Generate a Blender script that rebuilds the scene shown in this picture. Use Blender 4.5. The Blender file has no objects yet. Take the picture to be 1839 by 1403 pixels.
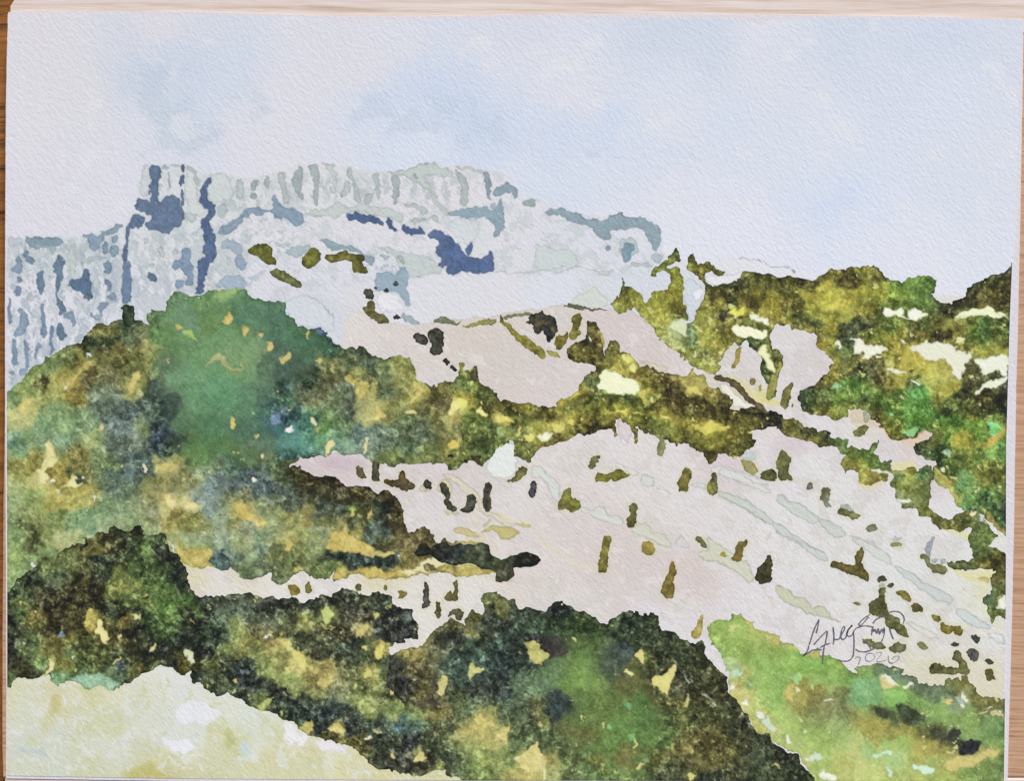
import bpy, math
import numpy as np
from mathutils import Matrix, Vector

# ------------------------------------------------------------------ camera, light, exposure
scene = bpy.context.scene
PW, PH = 1839.0, 1403.0
FOV = math.radians(60)
FPX = PW / 2 / math.tan(FOV / 2)
CAM_H = 0.40
ax, ay, az = -0.01591072, 0.00060203, 0.00705178
RM = (Matrix.Rotation(az, 3, 'Z') @ Matrix.Rotation(ay, 3, 'Y') @ Matrix.Rotation(ax, 3, 'X'))
cam_data = bpy.data.cameras.new('camera')
cam = bpy.data.objects.new('camera', cam_data)
scene.collection.objects.link(cam)
cam.matrix_world = Matrix.Translation((0, 0, CAM_H)) @ RM.to_4x4()
cam_data.sensor_fit = 'HORIZONTAL'
cam_data.angle = FOV
cam_data.clip_start = 0.01
cam_data.clip_end = 50
scene.camera = cam

SUN_EL, SUN_AZ = 38, 28          # from the upper right of the sheet
world = bpy.data.worlds.new("World")
scene.world = world
world.use_nodes = True
wn = world.node_tree
sky = wn.nodes.new('ShaderNodeTexSky')
sky.sky_type = 'NISHITA'
sky.sun_disc = False
sky.sun_elevation = math.radians(SUN_EL)
sky.sun_rotation = math.radians(SUN_AZ)
bg = wn.nodes['Background']
bg.inputs['Strength'].default_value = 0.07
wn.links.new(sky.outputs['Color'], bg.inputs['Color'])
sd = bpy.data.lights.new('sun', 'SUN')
sd.energy = 3.6
sd.angle = math.radians(12)
sd.color = (1.0, 0.93, 0.84)
sun = bpy.data.objects.new('sun', sd)
scene.collection.objects.link(sun)
dirv = Vector((math.sin(math.radians(SUN_AZ)) * math.cos(math.radians(SUN_EL)),
               math.cos(math.radians(SUN_AZ)) * math.cos(math.radians(SUN_EL)), math.sin(math.radians(SUN_EL))))
sun.rotation_euler = dirv.to_track_quat('Z', 'Y').to_euler()
scene.view_settings.view_transform = 'Standard'
scene.view_settings.look = 'None'
scene.view_settings.gamma = 1
scene.view_settings.exposure = 0.27
# light reaching a level sheet, per channel (colours below are pigment colours under that light)
LGT = np.array([1.0, 1.0, 1.0])

# ------------------------------------------------------------------ geometry helpers
R3 = np.array(RM)


def plane(px, py, z=0.0):
    px = np.asarray(px, float); py = np.asarray(py, float)
    d = np.stack([(px - PW / 2) / FPX, -(py - PH / 2) / FPX, -np.ones_like(px)], -1) @ R3.T
    t = (z - CAM_H) / d[..., 2]
    return np.stack([d[..., 0] * t, d[..., 1] * t, np.full(t.shape, z)], -1)


def s2l(c):
    c = np.asarray(c, float)
    return np.where(c <= 0.04045, c / 12.92, ((c + 0.055) / 1.055) ** 2.4)


def hexc(h):
    return np.clip(s2l([int(h[i:i + 2], 16) / 255 for i in (0, 2, 4)]) / LGT, 0.0, 0.9)


TILES = {'X': (0, 0, 1.0), 'A': (0, 250, 3.998), 'B': (400, 250, 3.998), 'C': (800, 250, 3.998), 'D': (1140, 420, 3.998),
         'E': (1379, 420, 3.998), 'F': (0, 500, 3.998), 'G': (400, 500, 3.998), 'H': (780, 520, 3.998), 'I': (500, 780, 3.998),
         'J': (920, 780, 3.998), 'K': (1379, 720, 3.998), 'L': (1379, 1000, 3.998), 'M': (0, 820, 3.998), 'N': (300, 1000, 3.998),
         'O': (700, 1053, 3.998), 'P': (1100, 1053, 3.998), 'Q': (0, 1053, 3.998), 'R': (240, 780, 3.998), 'S': (1180, 640, 3.998),
         'V': (1400, 1060, 7.073), 'U': (1539, 1173, 6.1), 'T': (0, 20, 1.999)}


def pts(s):
    out = []; t = TILES['X']
    for w in s.split():
        if w in TILES:
            t = TILES[w]
        else:
            x, y = w.split(',')
            out.append((t[0] + float(x) / t[2], t[1] + float(y) / t[2]))
    return np.array(out)


rng = np.random.RandomState(7)
LAT = [rng.rand(256, 256) for _ in range(12)]


def vn(x, y, wl, seed=0):
    """value noise, -1..1, wavelength wl in photo pixels"""
    L = LAT[seed % 12]
    u = x / wl + seed * 17.3; v = y / wl + seed * 9.7
    i = np.floor(u).astype(int); j = np.floor(v).astype(int)
    a = u - i; b = v - j
    a = a * a * (3 - 2 * a); b = b * b * (3 - 2 * b)
    i0, i1, j0, j1 = i & 255, (i + 1) & 255, j & 255, (j + 1) & 255
    return 2 * ((L[j0, i0] * (1 - a) + L[j0, i1] * a) * (1 - b) + (L[j1, i0] * (1 - a) + L[j1, i1] * a) * b) - 1


def cells(x, y, wl, seed=0):
    """nearest jittered cell: distance (in cells) and two random numbers of the cell"""
    A, B, Cc, Dd = LAT[seed % 12], LAT[(seed + 3) % 12], LAT[(seed + 5) % 12], LAT[(seed + 7) % 12]
    u = x / wl + 31.7; v = y / wl + 11.3
    i = np.floor(u).astype(int); j = np.floor(v).astype(int)
    best = np.full(u.shape, 9.0); r1 = np.zeros(u.shape); r2 = np.zeros(u.shape)
    for di in (-1, 0, 1):
        for dj in (-1, 0, 1):
            ii = (i + di) & 255; jj = (j + dj) & 255
            d = (u - (i + di) - A[jj, ii]) ** 2 + (v - (j + dj) - B[jj, ii]) ** 2
            m = d < best
            best = np.where(m, d, best); r1 = np.where(m, Cc[jj, ii], r1); r2 = np.where(m, Dd[jj, ii], r2)
    return np.sqrt(best), r1, r2


def sdf_poly(P, x, y):
    """signed distance, positive inside"""
    shp = x.shape; x = x.ravel(); y = y.ravel()
    d = np.full(x.shape, 1e12); ins = np.zeros(x.shape, bool)
    n = len(P)
    for k in range(n):
        x0, y0 = P[k]; x1, y1 = P[(k + 1) % n]
        ex, ey = x1 - x0, y1 - y0
        L2 = ex * ex + ey * ey
        if L2 < 1e-9:
            continue
        t = np.clip(((x - x0) * ex + (y - y0) * ey) / L2, 0, 1)
        d = np.minimum(d, (x - x0 - t * ex) ** 2 + (y - y0 - t * ey) ** 2)
        if y0 != y1:
            c = ((y0 <= y) != (y1 <= y)) & (x < ex * (y - y0) / ey + x0)
            ins ^= c
    d = np.sqrt(d)
    return np.where(ins, d, -d).reshape(shp)


def sdf_line(P, x, y, w):
    d = np.full(x.shape, 1e12)
    for k in range(len(P) - 1):
        x0, y0 = P[k]; ex, ey = P[k + 1] - P[k]
        t = np.clip(((x - x0) * ex + (y - y0) * ey) / (ex * ex + ey * ey + 1e-9), 0, 1)
        d = np.minimum(d, (x - x0 - t * ex) ** 2 + (y - y0 - t * ey) ** 2)
    return w / 2 - np.sqrt(d)


PAPERW = None  # set below


def film(F, col, x, y, z):
    """vertices and faces of the region F>0 of a grid, its edge cut cleanly (marching triangles)"""
    ny, nx = F.shape
    I = np.arange(ny * nx).reshape(ny, nx)
    c00, c10, c11, c01 = I[:-1, :-1].ravel(), I[:-1, 1:].ravel(), I[1:, 1:].ravel(), I[1:, :-1].ravel()
    f = F.ravel(); pos = f > 0
    cnt = pos[c00].astype(int) + pos[c10] + pos[c11] + pos[c01]
    full = cnt == 4; part = (cnt > 0) & ~full
    quads = np.stack([c00, c01, c11, c10], 1)[full]
    T = np.concatenate([np.stack([c00, c01, c11], 1)[part], np.stack([c00, c11, c10], 1)[part]])
    X, Y = x.ravel(), y.ravel(); C = col.reshape(-1, 3)
    ex, ey, ec = [], [], []
    base = ny * nx; tris = []; nextra = 0
    tp = pos[T]; k = tp.sum(1)
    tris.append(T[k == 3])

    def cut(a, b):
        t = f[a] / (f[a] - f[b])
        return X[a] + t * (X[b] - X[a]), Y[a] + t * (Y[b] - Y[a]), C[a] + t[:, None] * (C[b] - C[a])
    for want, kk in ((True, 1), (False, 2)):
        S = T[k == kk]
        if not len(S):
            continue
        which = np.argmax(pos[S] == want, 1)
        r = np.arange(len(S))
        a, b, c = S[r, which], S[r, (which + 1) % 3], S[r, (which + 2) % 3]
        p = cut(a, b); q = cut(a, c)
        ip = base + nextra + r; iq = ip + len(S); nextra += 2 * len(S)
        for s in (p, q):
            ex.append(s[0]); ey.append(s[1]); ec.append(s[2])
        if kk == 1:
            tris.append(np.stack([a, ip, iq], 1))
        else:
            tris.append(np.stack([ip, b, c], 1)); tris.append(np.stack([ip, c, iq], 1))
    tris = np.concatenate(tris)
    if ex:
        X = np.concatenate([X] + ex); Y = np.concatenate([Y] + ey); C = np.concatenate([C] + ec)
    used = np.zeros(len(X), bool); used[quads.ravel()] = True; used[tris.ravel()] = True
    remap = np.cumsum(used) - 1
    return plane(X[used], Y[used], z), C[used], remap[quads], remap[tris]


def mesh_from(name, V, C, quads, tris):
    me = bpy.data.meshes.new(name)
    nq, nt = len(quads), len(tris)
    me.vertices.add(len(V)); me.vertices.foreach_set('co', V.astype(np.float32).ravel())
    me.loops.add(nq * 4 + nt * 3)
    me.loops.foreach_set('vertex_index', np.concatenate([quads.ravel(), tris.ravel()]).astype(np.int32))
    me.polygons.add(nq + nt)
    me.polygons.foreach_set('loop_start', np.concatenate([np.arange(nq) * 4, nq * 4 + np.arange(nt) * 3]).astype(np.int32))
    at = me.attributes.new('pigment', 'FLOAT_COLOR', 'POINT')
    at.data.foreach_set('color', np.concatenate([C, np.ones((len(C), 1))], 1).astype(np.float32).ravel())
    me.update(calc_edges=True)
    return me


# ------------------------------------------------------------------ materials
def grain_nodes(nt, strength, dist, scale=1.0):
    """cold-pressed paper tooth as a bump: elongated diagonal dimples, about 2 mm long"""
    N = nt.nodes; L = nt.links
    tc = N.new('ShaderNodeNewGeometry')
    mp = N.new('ShaderNodeMapping'); mp.vector_type = 'TEXTURE'
    mp.inputs['Rotation'].default_value = (0, 0, math.radians(-52))
    mp.inputs['Scale'].default_value = (0.0024 * scale, 0.0014 * scale, 0.002)
    L.new(tc.outputs['Position'], mp.inputs['Vector'])
    n1 = N.new('ShaderNodeTexNoise'); n1.inputs['Scale'].default_value = 1.0
    n1.inputs['Detail'].default_value = 3; n1.inputs['Roughness'].default_value = 0.6
    n1.inputs['Distortion'].default_value = 0.15
    L.new(mp.outputs['Vector'], n1.inputs['Vector'])
    bp = N.new('ShaderNodeBump'); bp.inputs['Strength'].default_value = strength * 0.75
    bp.inputs['Distance'].default_value = dist
    L.new(n1.outputs['Fac'], bp.inputs['Height'])
    return n1, bp, tc


def paint_material(name, gran, bump, rough=0.85):
    m = bpy.data.materials.new(name); m.use_nodes = True
    nt = m.node_tree; N = nt.nodes; L = nt.links
    bs = N['Principled BSDF']
    at = N.new('ShaderNodeAttribute'); at.attribute_name = 'pigment'
    tooth, bp, tc = grain_nodes(nt, bump, 0.00042)
    g1 = N.new('ShaderNodeTexNoise'); g1.inputs['Scale'].default_value = 1250; g1.inputs['Detail'].default_value = 2
    L.new(tc.outputs['Position'], g1.inputs['Vector'])
    # pigment settles in the tooth: density (exponent) varies with both noises
    bw = N.new('ShaderNodeRGBToBW'); L.new(at.outputs['Color'], bw.inputs[0])
    amp = N.new('ShaderNodeMapRange'); amp.inputs['From Min'].default_value = 0.0; amp.inputs['From Max'].default_value = 0.7
    amp.inputs['To Min'].default_value = gran; amp.inputs['To Max'].default_value = gran * 0.06
    L.new(bw.outputs[0], amp.inputs['Value'])
    mx = N.new('ShaderNodeMath'); mx.operation = 'ADD'
    L.new(tooth.outputs['Fac'], mx.inputs[0]); L.new(g1.outputs['Fac'], mx.inputs[1])
    ct = N.new('ShaderNodeMath'); ct.operation = 'SUBTRACT'; ct.inputs[1].default_value = 1.0
    L.new(mx.outputs[0], ct.inputs[0])
    fa = N.new('ShaderNodeMath'); fa.operation = 'MULTIPLY_ADD'; fa.inputs[2].default_value = 1.0
    L.new(ct.outputs[0], fa.inputs[0]); L.new(amp.outputs['Result'], fa.inputs[1])
    cb = N.new('ShaderNodeVectorMath'); cb.operation = 'SCALE'
    L.new(at.outputs['Color'], cb.inputs[0]); L.new(fa.outputs[0], cb.inputs['Scale'])
    L.new(cb.outputs[0], bs.inputs['Base Color']); L.new(bp.outputs[0], bs.inputs['Normal'])
    bs.inputs['Roughness'].default_value = rough
    bs.inputs['Specular IOR Level'].default_value = 0.25
    return m


def plain_paper():
    m = bpy.data.materials.new('cold_pressed_paper'); m.use_nodes = True
    nt = m.node_tree; bs = nt.nodes['Principled BSDF']
    t, bp, tc = grain_nodes(nt, 0.7, 0.00042)
    nt.links.new(bp.outputs[0], bs.inputs['Normal'])
    r = nt.nodes.new('ShaderNodeValToRGB')
    a = hexc('d3d0d6'); b = hexc('dcd8dc')
    r.color_ramp.elements[0].color = (*a, 1); r.color_ramp.elements[1].color = (*b, 1)
    nt.links.new(t.outputs['Fac'], r.inputs[0]); nt.links.new(r.outputs[0], bs.inputs['Base Color'])
    bs.inputs['Roughness'].default_value = 0.9; bs.inputs['Specular IOR Level'].default_value = 0.2
    return m


def wood(name, stops, stretch, rot=0.0, rough=0.6, bump=0.15, knots=False):
    """sawn wood: rings drawn out along the board, fine pores, slow colour drift"""
    m = bpy.data.materials.new(name); m.use_nodes = True
    nt = m.node_tree; N = nt.nodes; L = nt.links; bs = N['Principled BSDF']
    tc = N.new('ShaderNodeNewGeometry')
    mp = N.new('ShaderNodeMapping'); mp.vector_type = 'TEXTURE'
    mp.inputs['Rotation'].default_value = (0, 0, rot)
    mp.inputs['Scale'].default_value = stretch
    L.new(tc.outputs['Position'], mp.inputs['Vector'])
    n = N.new('ShaderNodeTexNoise'); n.inputs['Scale'].default_value = 1; n.inputs['Detail'].default_value = 5
    n.inputs['Roughness'].default_value = 0.62; n.inputs['Distortion'].default_value = 0.35
    L.new(mp.outputs[0], n.inputs['Vector'])
    mp2 = N.new('ShaderNodeMapping'); mp2.vector_type = 'TEXTURE'
    mp2.inputs['Rotation'].default_value = (0, 0, rot)
    mp2.inputs['Scale'].default_value = (stretch[0] * 0.2, stretch[1] * 0.16, stretch[2] * 0.3)
    L.new(tc.outputs['Position'], mp2.inputs['Vector'])
    n2 = N.new('ShaderNodeTexNoise'); n2.inputs['Scale'].default_value = 1; n2.inputs['Detail'].default_value = 3
    L.new(mp2.outputs[0], n2.inputs['Vector'])
    mix = N.new('ShaderNodeMath'); mix.operation = 'MULTIPLY_ADD'; mix.inputs[1].default_value = 0.35
    L.new(n2.outputs['Fac'], mix.inputs[0])
    sc = N.new('ShaderNodeMath'); sc.operation = 'MULTIPLY'; sc.inputs[1].default_value = 0.65
    L.new(n.outputs['Fac'], sc.inputs[0]); L.new(sc.outputs[0], mix.inputs[2])
    r = N.new('ShaderNodeValToRGB')
    while len(r.color_ramp.elements) < len(stops):
        r.color_ramp.elements.new(0.5)
    for e, (p, c) in zip(r.color_ramp.elements, stops):
        e.position = p; e.color = (*hexc(c), 1)
    L.new(mix.outputs[0], r.inputs[0]); L.new(r.outputs[0], bs.inputs['Base Color'])
    bp = N.new('ShaderNodeBump'); bp.inputs['Strength'].default_value = bump; bp.inputs['Distance'].default_value = 0.0006
    L.new(mix.outputs[0], bp.inputs['Height']); L.new(bp.outputs[0], bs.inputs['Normal'])
    bs.inputs['Roughness'].default_value = rough; bs.inputs['Specular IOR Level'].default_value = 0.3
    return m


def empty(name, label, cat, loc=(0, 0, 0)):
    o = bpy.data.objects.new(name, None); scene.collection.objects.link(o)
    o.location = loc; o['label'] = label; o['category'] = cat
    o.empty_display_size = 0.02
    return o


def link(name, me, mat, parent=None, label=None):
    o = bpy.data.objects.new(name, me); scene.collection.objects.link(o)
    me.materials.append(mat)
    if parent:
        o.parent = parent
    if label:
        o['label'] = label
    return o


def slab(name, outline, z0, z1, bevel=0.0):
    """flat slab from an outline of world points, edges bevelled"""
    import bmesh
    bm = bmesh.new()
    vs = [bm.verts.new((p[0], p[1], z0)) for p in outline]
    f = bm.faces.new(vs)
    if f.normal.z > 0:
        f.normal_flip()
    r = bmesh.ops.extrude_face_region(bm, geom=[f])
    for v in r['geom']:
        if isinstance(v, bmesh.types.BMVert):
            v.co.z = z1
    bmesh.ops.recalc_face_normals(bm, faces=bm.faces)
    if bevel:
        ed = [e for e in bm.edges if all(abs(v.co.z - z1) < 1e-9 for v in e.verts)]
        bmesh.ops.bevel(bm, geom=ed, offset=bevel, segments=2, affect='EDGES')
    me = bpy.data.meshes.new(name); bm.to_mesh(me); bm.free()
    return me

# ------------------------------------------------------------------ the paint engine
ZP = 0.0007                      # top of the paper
LAYER = [0]
WHITE = None
ORG = None


def pig(h):
    c = np.array([int(h[i:i + 2], 16) for i in (0, 2, 4)], float)
    y = np.clip((min(c[0], c[1]) - c[2]) / 90.0, 0, 1) * np.clip((c.max() - 90) / 90.0, 0, 1)
    c = c + y * np.array([2, 6, 12])
    if c[0] > c[1] > c[2]:
        c[1] = max(c[1], 0.88 * c[0])
    return np.clip(s2l(c / 255) / LGT, 0.0, 0.9)


def parse_sites(s):
    xs, cs = [], []
    for w in s.split():
        a, b, c = w.split(',')
        xs.append((float(a), float(b))); cs.append(pig(c))
    return np.array(xs), np.array(cs)


def warp(x, y, a1, w1, a2, w2, seed):
    return (x + a1 * vn(x, y, w1, seed) + a2 * vn(x, y, w2, seed + 1),
            y + a1 * vn(x, y, w1, seed + 2) + a2 * vn(x, y, w2, seed + 3))


def chaikin(P, n=2, closed=True):
    for _ in range(n):
        A = P if closed else P[:-1]; B = np.roll(P, -1, 0) if closed else P[1:]
        Q = np.stack([A * .78 + B * .22, A * .22 + B * .78], 1).reshape(-1, 2)
        P = Q if closed else np.concatenate([P[:1], Q, P[-1:]])
    return P


def site_colour(S, C, x, y, soft, spread):
    shp = x.shape; x = x.ravel(); y = y.ravel()
    out = np.empty((len(x), 3))
    logC = np.log(C)
    for a in range(0, len(x), 20000):
        xx = x[a:a + 20000, None]; yy = y[a:a + 20000, None]
        d = (xx - S[:, 0]) ** 2 + (yy - S[:, 1]) ** 2
        dm = d.min(1, keepdims=True)
        w = np.exp(-(d - dm) / (soft * soft + spread * dm))
        w /= w.sum(1, keepdims=True)
        out[a:a + 20000] = np.exp(w @ logC)
    return out.reshape(shp + (3,))


def paint(name, parent, outline, colour=None, sites=None, soft=9, patches='', step=2.0, wob=(2.2, 14, 1.2, 5),
          scal=0.0, rim=0.35, mott=0.12, cellv=0.0, cellw=13, swarp=(9, 30, 4, 10), clip=None, mat=None, label=None,
          line=None, seed=0, spread=0.12, smooth=0, lift=None, sat=1.0, blot=(), gain=(1, 1, 1), blur=0.0, pull=None, thin=0.0, gfall=0.0, olive=None, calm=None, warm=False):
    """one painted area: a thin film cut to its outline, carrying its pigment colours"""
    P = pts(outline) if isinstance(outline, str) else outline
    if smooth:
        P = chaikin(P, smooth)
    m = 8 + scal
    x0, y0 = P.min(0) - m; x1, y1 = P.max(0) + m
    x0 = max(x0, -20); y0 = max(y0, 0); x1 = min(x1, 1860); y1 = min(y1, 1440)
    x0 = math.floor(x0 / step) * step; y0 = math.floor(y0 / step) * step
    gx = np.arange(x0, x1 + step, step); gy = np.arange(y0, y1 + step, step)
    x, y = np.meshgrid(gx, gy)
    wx, wy = warp(x, y, wob[0], wob[1], wob[2], wob[3], 1 + seed)
    F = sdf_line(P, wx, wy, line) if line else sdf_poly(P, wx, wy)
    if scal:
        d, r1, r2 = cells(x, y, 15, 2)
        F = F + scal * (0.55 - d)
    if clip is not None:
        F = np.minimum(F, sdf_poly(clip, x, y))
        Fr = F
    if sites is not None:
        S, C = sites if isinstance(sites, tuple) else parse_sites(sites)
        keep = (S[:, 0] > x0 - 60) & (S[:, 0] < x1 + 60) & (S[:, 1] > y0 - 60) & (S[:, 1] < y1 + 60)
        sx, sy = warp(x, y, swarp[0], swarp[1], swarp[2], swarp[3], 4)
        if keep.sum() > 0:
            col = site_colour(S[keep], C[keep], sx, sy, soft, spread)
            if blur:
                c2 = site_colour(S[keep], C[keep], sx, sy, soft * 4, 1.0)
                col = np.exp((1 - blur) * np.log(col) + blur * np.log(c2))
            if pull:
                col = col * (1 - pull[1]) + hexc(pull[0]) * pull[1]
    else:
        col = np.empty(x.shape + (3,)); col[:] = hexc(colour)
    dens = 1 + mott * (0.5 * vn(x, y, 19, 5) + 0.8 * vn(x, y, 8, 6) + 0.8 * vn(x, y, 4, 7) + 0.5 * vn(x, y, 2.6, 9))
    if cellv:
        cx, cy = warp(x, y, 5, 13, 3, 6, 8)
        d, r1, r2 = cells(cx, cy, cellw, 1)
        d2, q1, q2 = cells(cx * 1.02 + 40, cy, cellw * 0.5, 4)
        dens = dens + cellv * (r1 - 0.5) * 1.6 + cellv * (q1 - 0.5) * 0.9 + cellv * 0.7 * np.clip(d - 0.45, 0, 1)
        tint = (r2 - 0.5)[..., None] * cellv * np.array([0.55, 0.0, -0.75])
        col = col * np.exp(tint)
    for bc, wl, thr, opa, sd_, reg in blot:
        vy = 1.0
        if wl < 0:
            wl = -wl; vy = 0.38
        # small overlapping touches of the brush: hard-edged islands of a noise
        nz = 0.6 * vn(wx + 3 * vn(x, y, 4, 3), wy * vy, wl, sd_) + 0.45 * vn(wx, wy * vy, wl * 0.45, sd_ + 2) + 0.2 * vn(x, y, 3, sd_ + 4)
        a = np.clip((nz - thr) * 9, 0, 1) * opa
        ed = np.exp(-((nz - thr - 0.06) / 0.07) ** 2) * (nz > thr) * 0.2
        if reg:
            a = a * np.clip(sdf_poly(pts(reg), x, y) / 12, 0, 1); ed = ed * (a > 0)
        if isinstance(bc, str):
            col = col * (1 - a[..., None]) + pig(bc) * a[..., None]
            dens = dens + ed * opa
        else:
            dens = dens + bc * a + ed * opa
    if calm:
        for rg, k_ in calm:
            m_ = np.clip(sdf_poly(pts(rg), x, y) / 18 + .3, 0, 1) * k_
            dens = 1 + (dens - 1) * (1 - m_)
    # hard-edged touches inside the area
    for ln in patches.split('\n'):
        ln = ln.strip()
        if not ln:
            continue
        head, body = ln.split(' ', 1)
        o = head.split('/'); hc = o[0]; opa = 1.0; fea = 1.5; lw = None; nor = False
        for f in o[1:]:
            if f[0] == 'o': opa = float(f[1:])
            if f[0] == 'f': fea = float(f[1:])
            if f[0] == 'l': lw = float(f[1:])
            if f[0] == 'n': nor = True
        Q = chaikin(pts(body), 1, not lw)
        mm = 6 + fea * 1.5 + (lw or 0)
        i0, i1 = np.searchsorted(gx, [Q[:, 0].min() - mm, Q[:, 0].max() + mm])
        j0, j1 = np.searchsorted(gy, [Q[:, 1].min() - mm, Q[:, 1].max() + mm])
        if i1 <= i0 or j1 <= j0:
            continue
        sl = (slice(j0, j1), slice(i0, i1))
        g = sdf_line(Q, wx[sl], wy[sl], lw) if lw else sdf_poly(Q, wx[sl], wy[sl])
        a = np.clip(0.5 + g / fea, 0, 1) * opa
        pc = pig(hc)
        if warm and pc[0] < pc[1]:
            pc = pc * np.array([1.06, 0.99, 0.955])
        k = 0 if nor else -0.25 * rim + rim * np.exp(-(np.clip(g, 0, 99) / 1.8) ** 2) * (fea < 3)
        pcol = pc * np.exp(-0.9 * np.clip(k, -0.2, 1))[..., None] if not nor else pc
        col[sl] = col[sl] * (1 - a[..., None]) + pcol * a[..., None]
    if rim:
        dens = dens + rim * np.exp(-(np.clip(F, 0, 99) / 2.2) ** 2)
    dens = np.clip(dens - thin, 0.35, 2.0)[..., None]
    rel_ = np.clip(col / WHITE, 0.004, 1.3)
    lm = np.clip((rel_ * np.array([.3, .6, .1])).sum(-1, keepdims=True), 0.02, 1.3)
    col = WHITE * rel_ * lm ** (0.8 * (dens - 1)) * rel_ ** (0.2 * (dens - 1)) * np.array(gain) ** (1 - gfall * np.clip(lm, 0, 1))
    lum = (col * np.array([.25, .6, .15])).sum(-1, keepdims=True)
    col = lum + sat * (col - lum)
    if olive:
        col = col * (1 - olive[0]) + olive[0] * lum * np.array(olive[1])
    col = np.clip(col, 0.006, 0.88)
    if lift is None:
        LAYER[0] += 1
    V, Cc, q, t = film(F, col, x, y, ZP + 0.000005 * (LAYER[0] + (lift or 0)))
    if len(V) == 0:
        return None
    me = mesh_from(name, V - ORG, Cc, q, t)
    return link(name, me, mat, parent, label)

# ------------------------------------------------------------------ pigment notes (photo pixels, colour)
SKY = """40,60,d4d1da 300,60,d3d1dc 600,60,d2d2de 700,60,d0d3e2 900,50,cbd1e2 1200,45,c2cde2 1270,50,c3cee3 1370,55,d6d8e4 1400,80,ccd4e6 1500,50,c4cfe4 1700,60,c4cfe5 1830,60,c8d2e4
40,200,d6d3dd 150,180,d2d2da 280,140,bccae0 350,150,bfcde3 340,200,c3cfe4 430,150,c4d0e4 300,260,cbd2e3 500,200,d3d3e0 560,170,d4d3e0 640,220,cad4e7 720,190,c1cfe9 800,200,bdceea 850,215,b6cbeb 880,180,c4d2ea 880,240,bccfec 760,260,ccd6ea 960,150,d0d5e6 1040,120,ccd4e6 1000,232,bccfec 1100,235,c0d1ec 1020,160,d8d6e2 1205,264,b4cced 1225,243,dcd9e4 1190,240,dcdae4 1200,180,cbd5e8 1000,280,cad5e9 900,290,d2d6e6 1100,300,ced6e8 1300,220,c9d4e9 1300,330,d2d8ea 1500,250,cfd7e9 1500,380,c0d2f0 1480,410,c9d6ee 1700,200,ccd6e9 1800,300,ced6e6 1650,450,d5daea 1300,430,d6dae8 100,350,d4d2de 150,300,d3d2df 500,290,d4d4e0 1200,350,d5d8e6 230,260,d0d2e0 1150,420,d8dae6 420,250,d2d3e0 240,330,d2d3e0 1450,450,d6d9ea 1550,460,d6daea 1400,440,d6d9ea 1350,430,d7daea 1650,480,d6dbea 1750,440,d0d8e8 1540,430,d2d9ec 640,120,d3d3df 900,100,d0d4e4 1700,350,ccd6e8 1600,150,c9d3e7 1400,330,ced6e9"""

CLIFF_OUT = """A 20,700 100,695 180,700 210,695 440,698 480,705 560,700 600,680 660,670 720,660 760,630 850,605 890,610 920,560 960,500 980,430 1000,320 1015,210 1045,180 1160,175 1300,172 1400,190 1430,230 1500,240 1640,245 1800,290 B 150,290 240,265 330,260 440,215 550,175 620,180 720,160 810,185 900,180 1000,215 1150,235 1300,220 1400,180 1480,165 1600,200 1680,185 C 80,185 160,190 300,225 400,235 440,270 480,310 540,390 650,420 800,475 960,530 1150,560 1240,520 1340,560 1450,550 1540,600 1560,690 1560,830 1640,870 D 480,180 560,200 700,170 800,170 900,190 1000,215 1150,250 1290,320 1500,330 1500,600 600,700 X 1100,640 640,660 420,640 230,600 130,640 15,715 -20,715 -20,440"""
CLIFF = """30,440,cdd0d6 100,450,ccd2d4 150,440,ccd2d2 200,470,cdd1d6 60,520,d6d4de 130,560,d5d4de 180,520,d6d4dd 60,600,d3d4df 150,600,d5d5e0 30,660,d4d3de 210,560,d2d4de 290,450,d0d3d6 330,430,d0d4d6 290,520,d2d2da 270,560,d5d5de 350,450,d0d4d5 300,350,cfd2d8 350,330,ccd2d3 400,330,cad0d0 430,370,d0d3d6 480,400,d6d4dc 550,420,d3d3da 600,430,d5d4db 480,340,d0d3d6 540,340,d4d3da 600,330,d2d4d6 680,340,d4d3da 760,340,d6d3da 820,330,d8d4db 700,430,d5d4dc 780,430,d6d4dc 500,500,d2d2dc 560,500,d2d3dd 600,520,d3d4de 680,490,d0d3dc 560,560,c8cdd6 620,580,cacfd8 590,540,c8ced6 640,540,d4d2d6 720,540,d6d6e0 760,520,d6d5de 860,430,d0d4d8 900,420,d6d5dc 950,400,d4d4de 1000,400,d3d4de 1050,420,d4d5df 960,460,d2d4dc 1080,460,d4d5de 1140,440,d4d6e0 850,520,d6d5de 900,540,d8d6de 1000,520,d3d7e2 1080,540,c8cfd2 1100,520,cdd3dc 1150,500,ccd3dd 1180,490,cbd3dd 1240,500,cbd3d8 1250,540,c9d1d6 1200,520,cdd2dc 1300,480,dadae2 1400,490,dcdce6 1250,475,dcdcde"""
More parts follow.
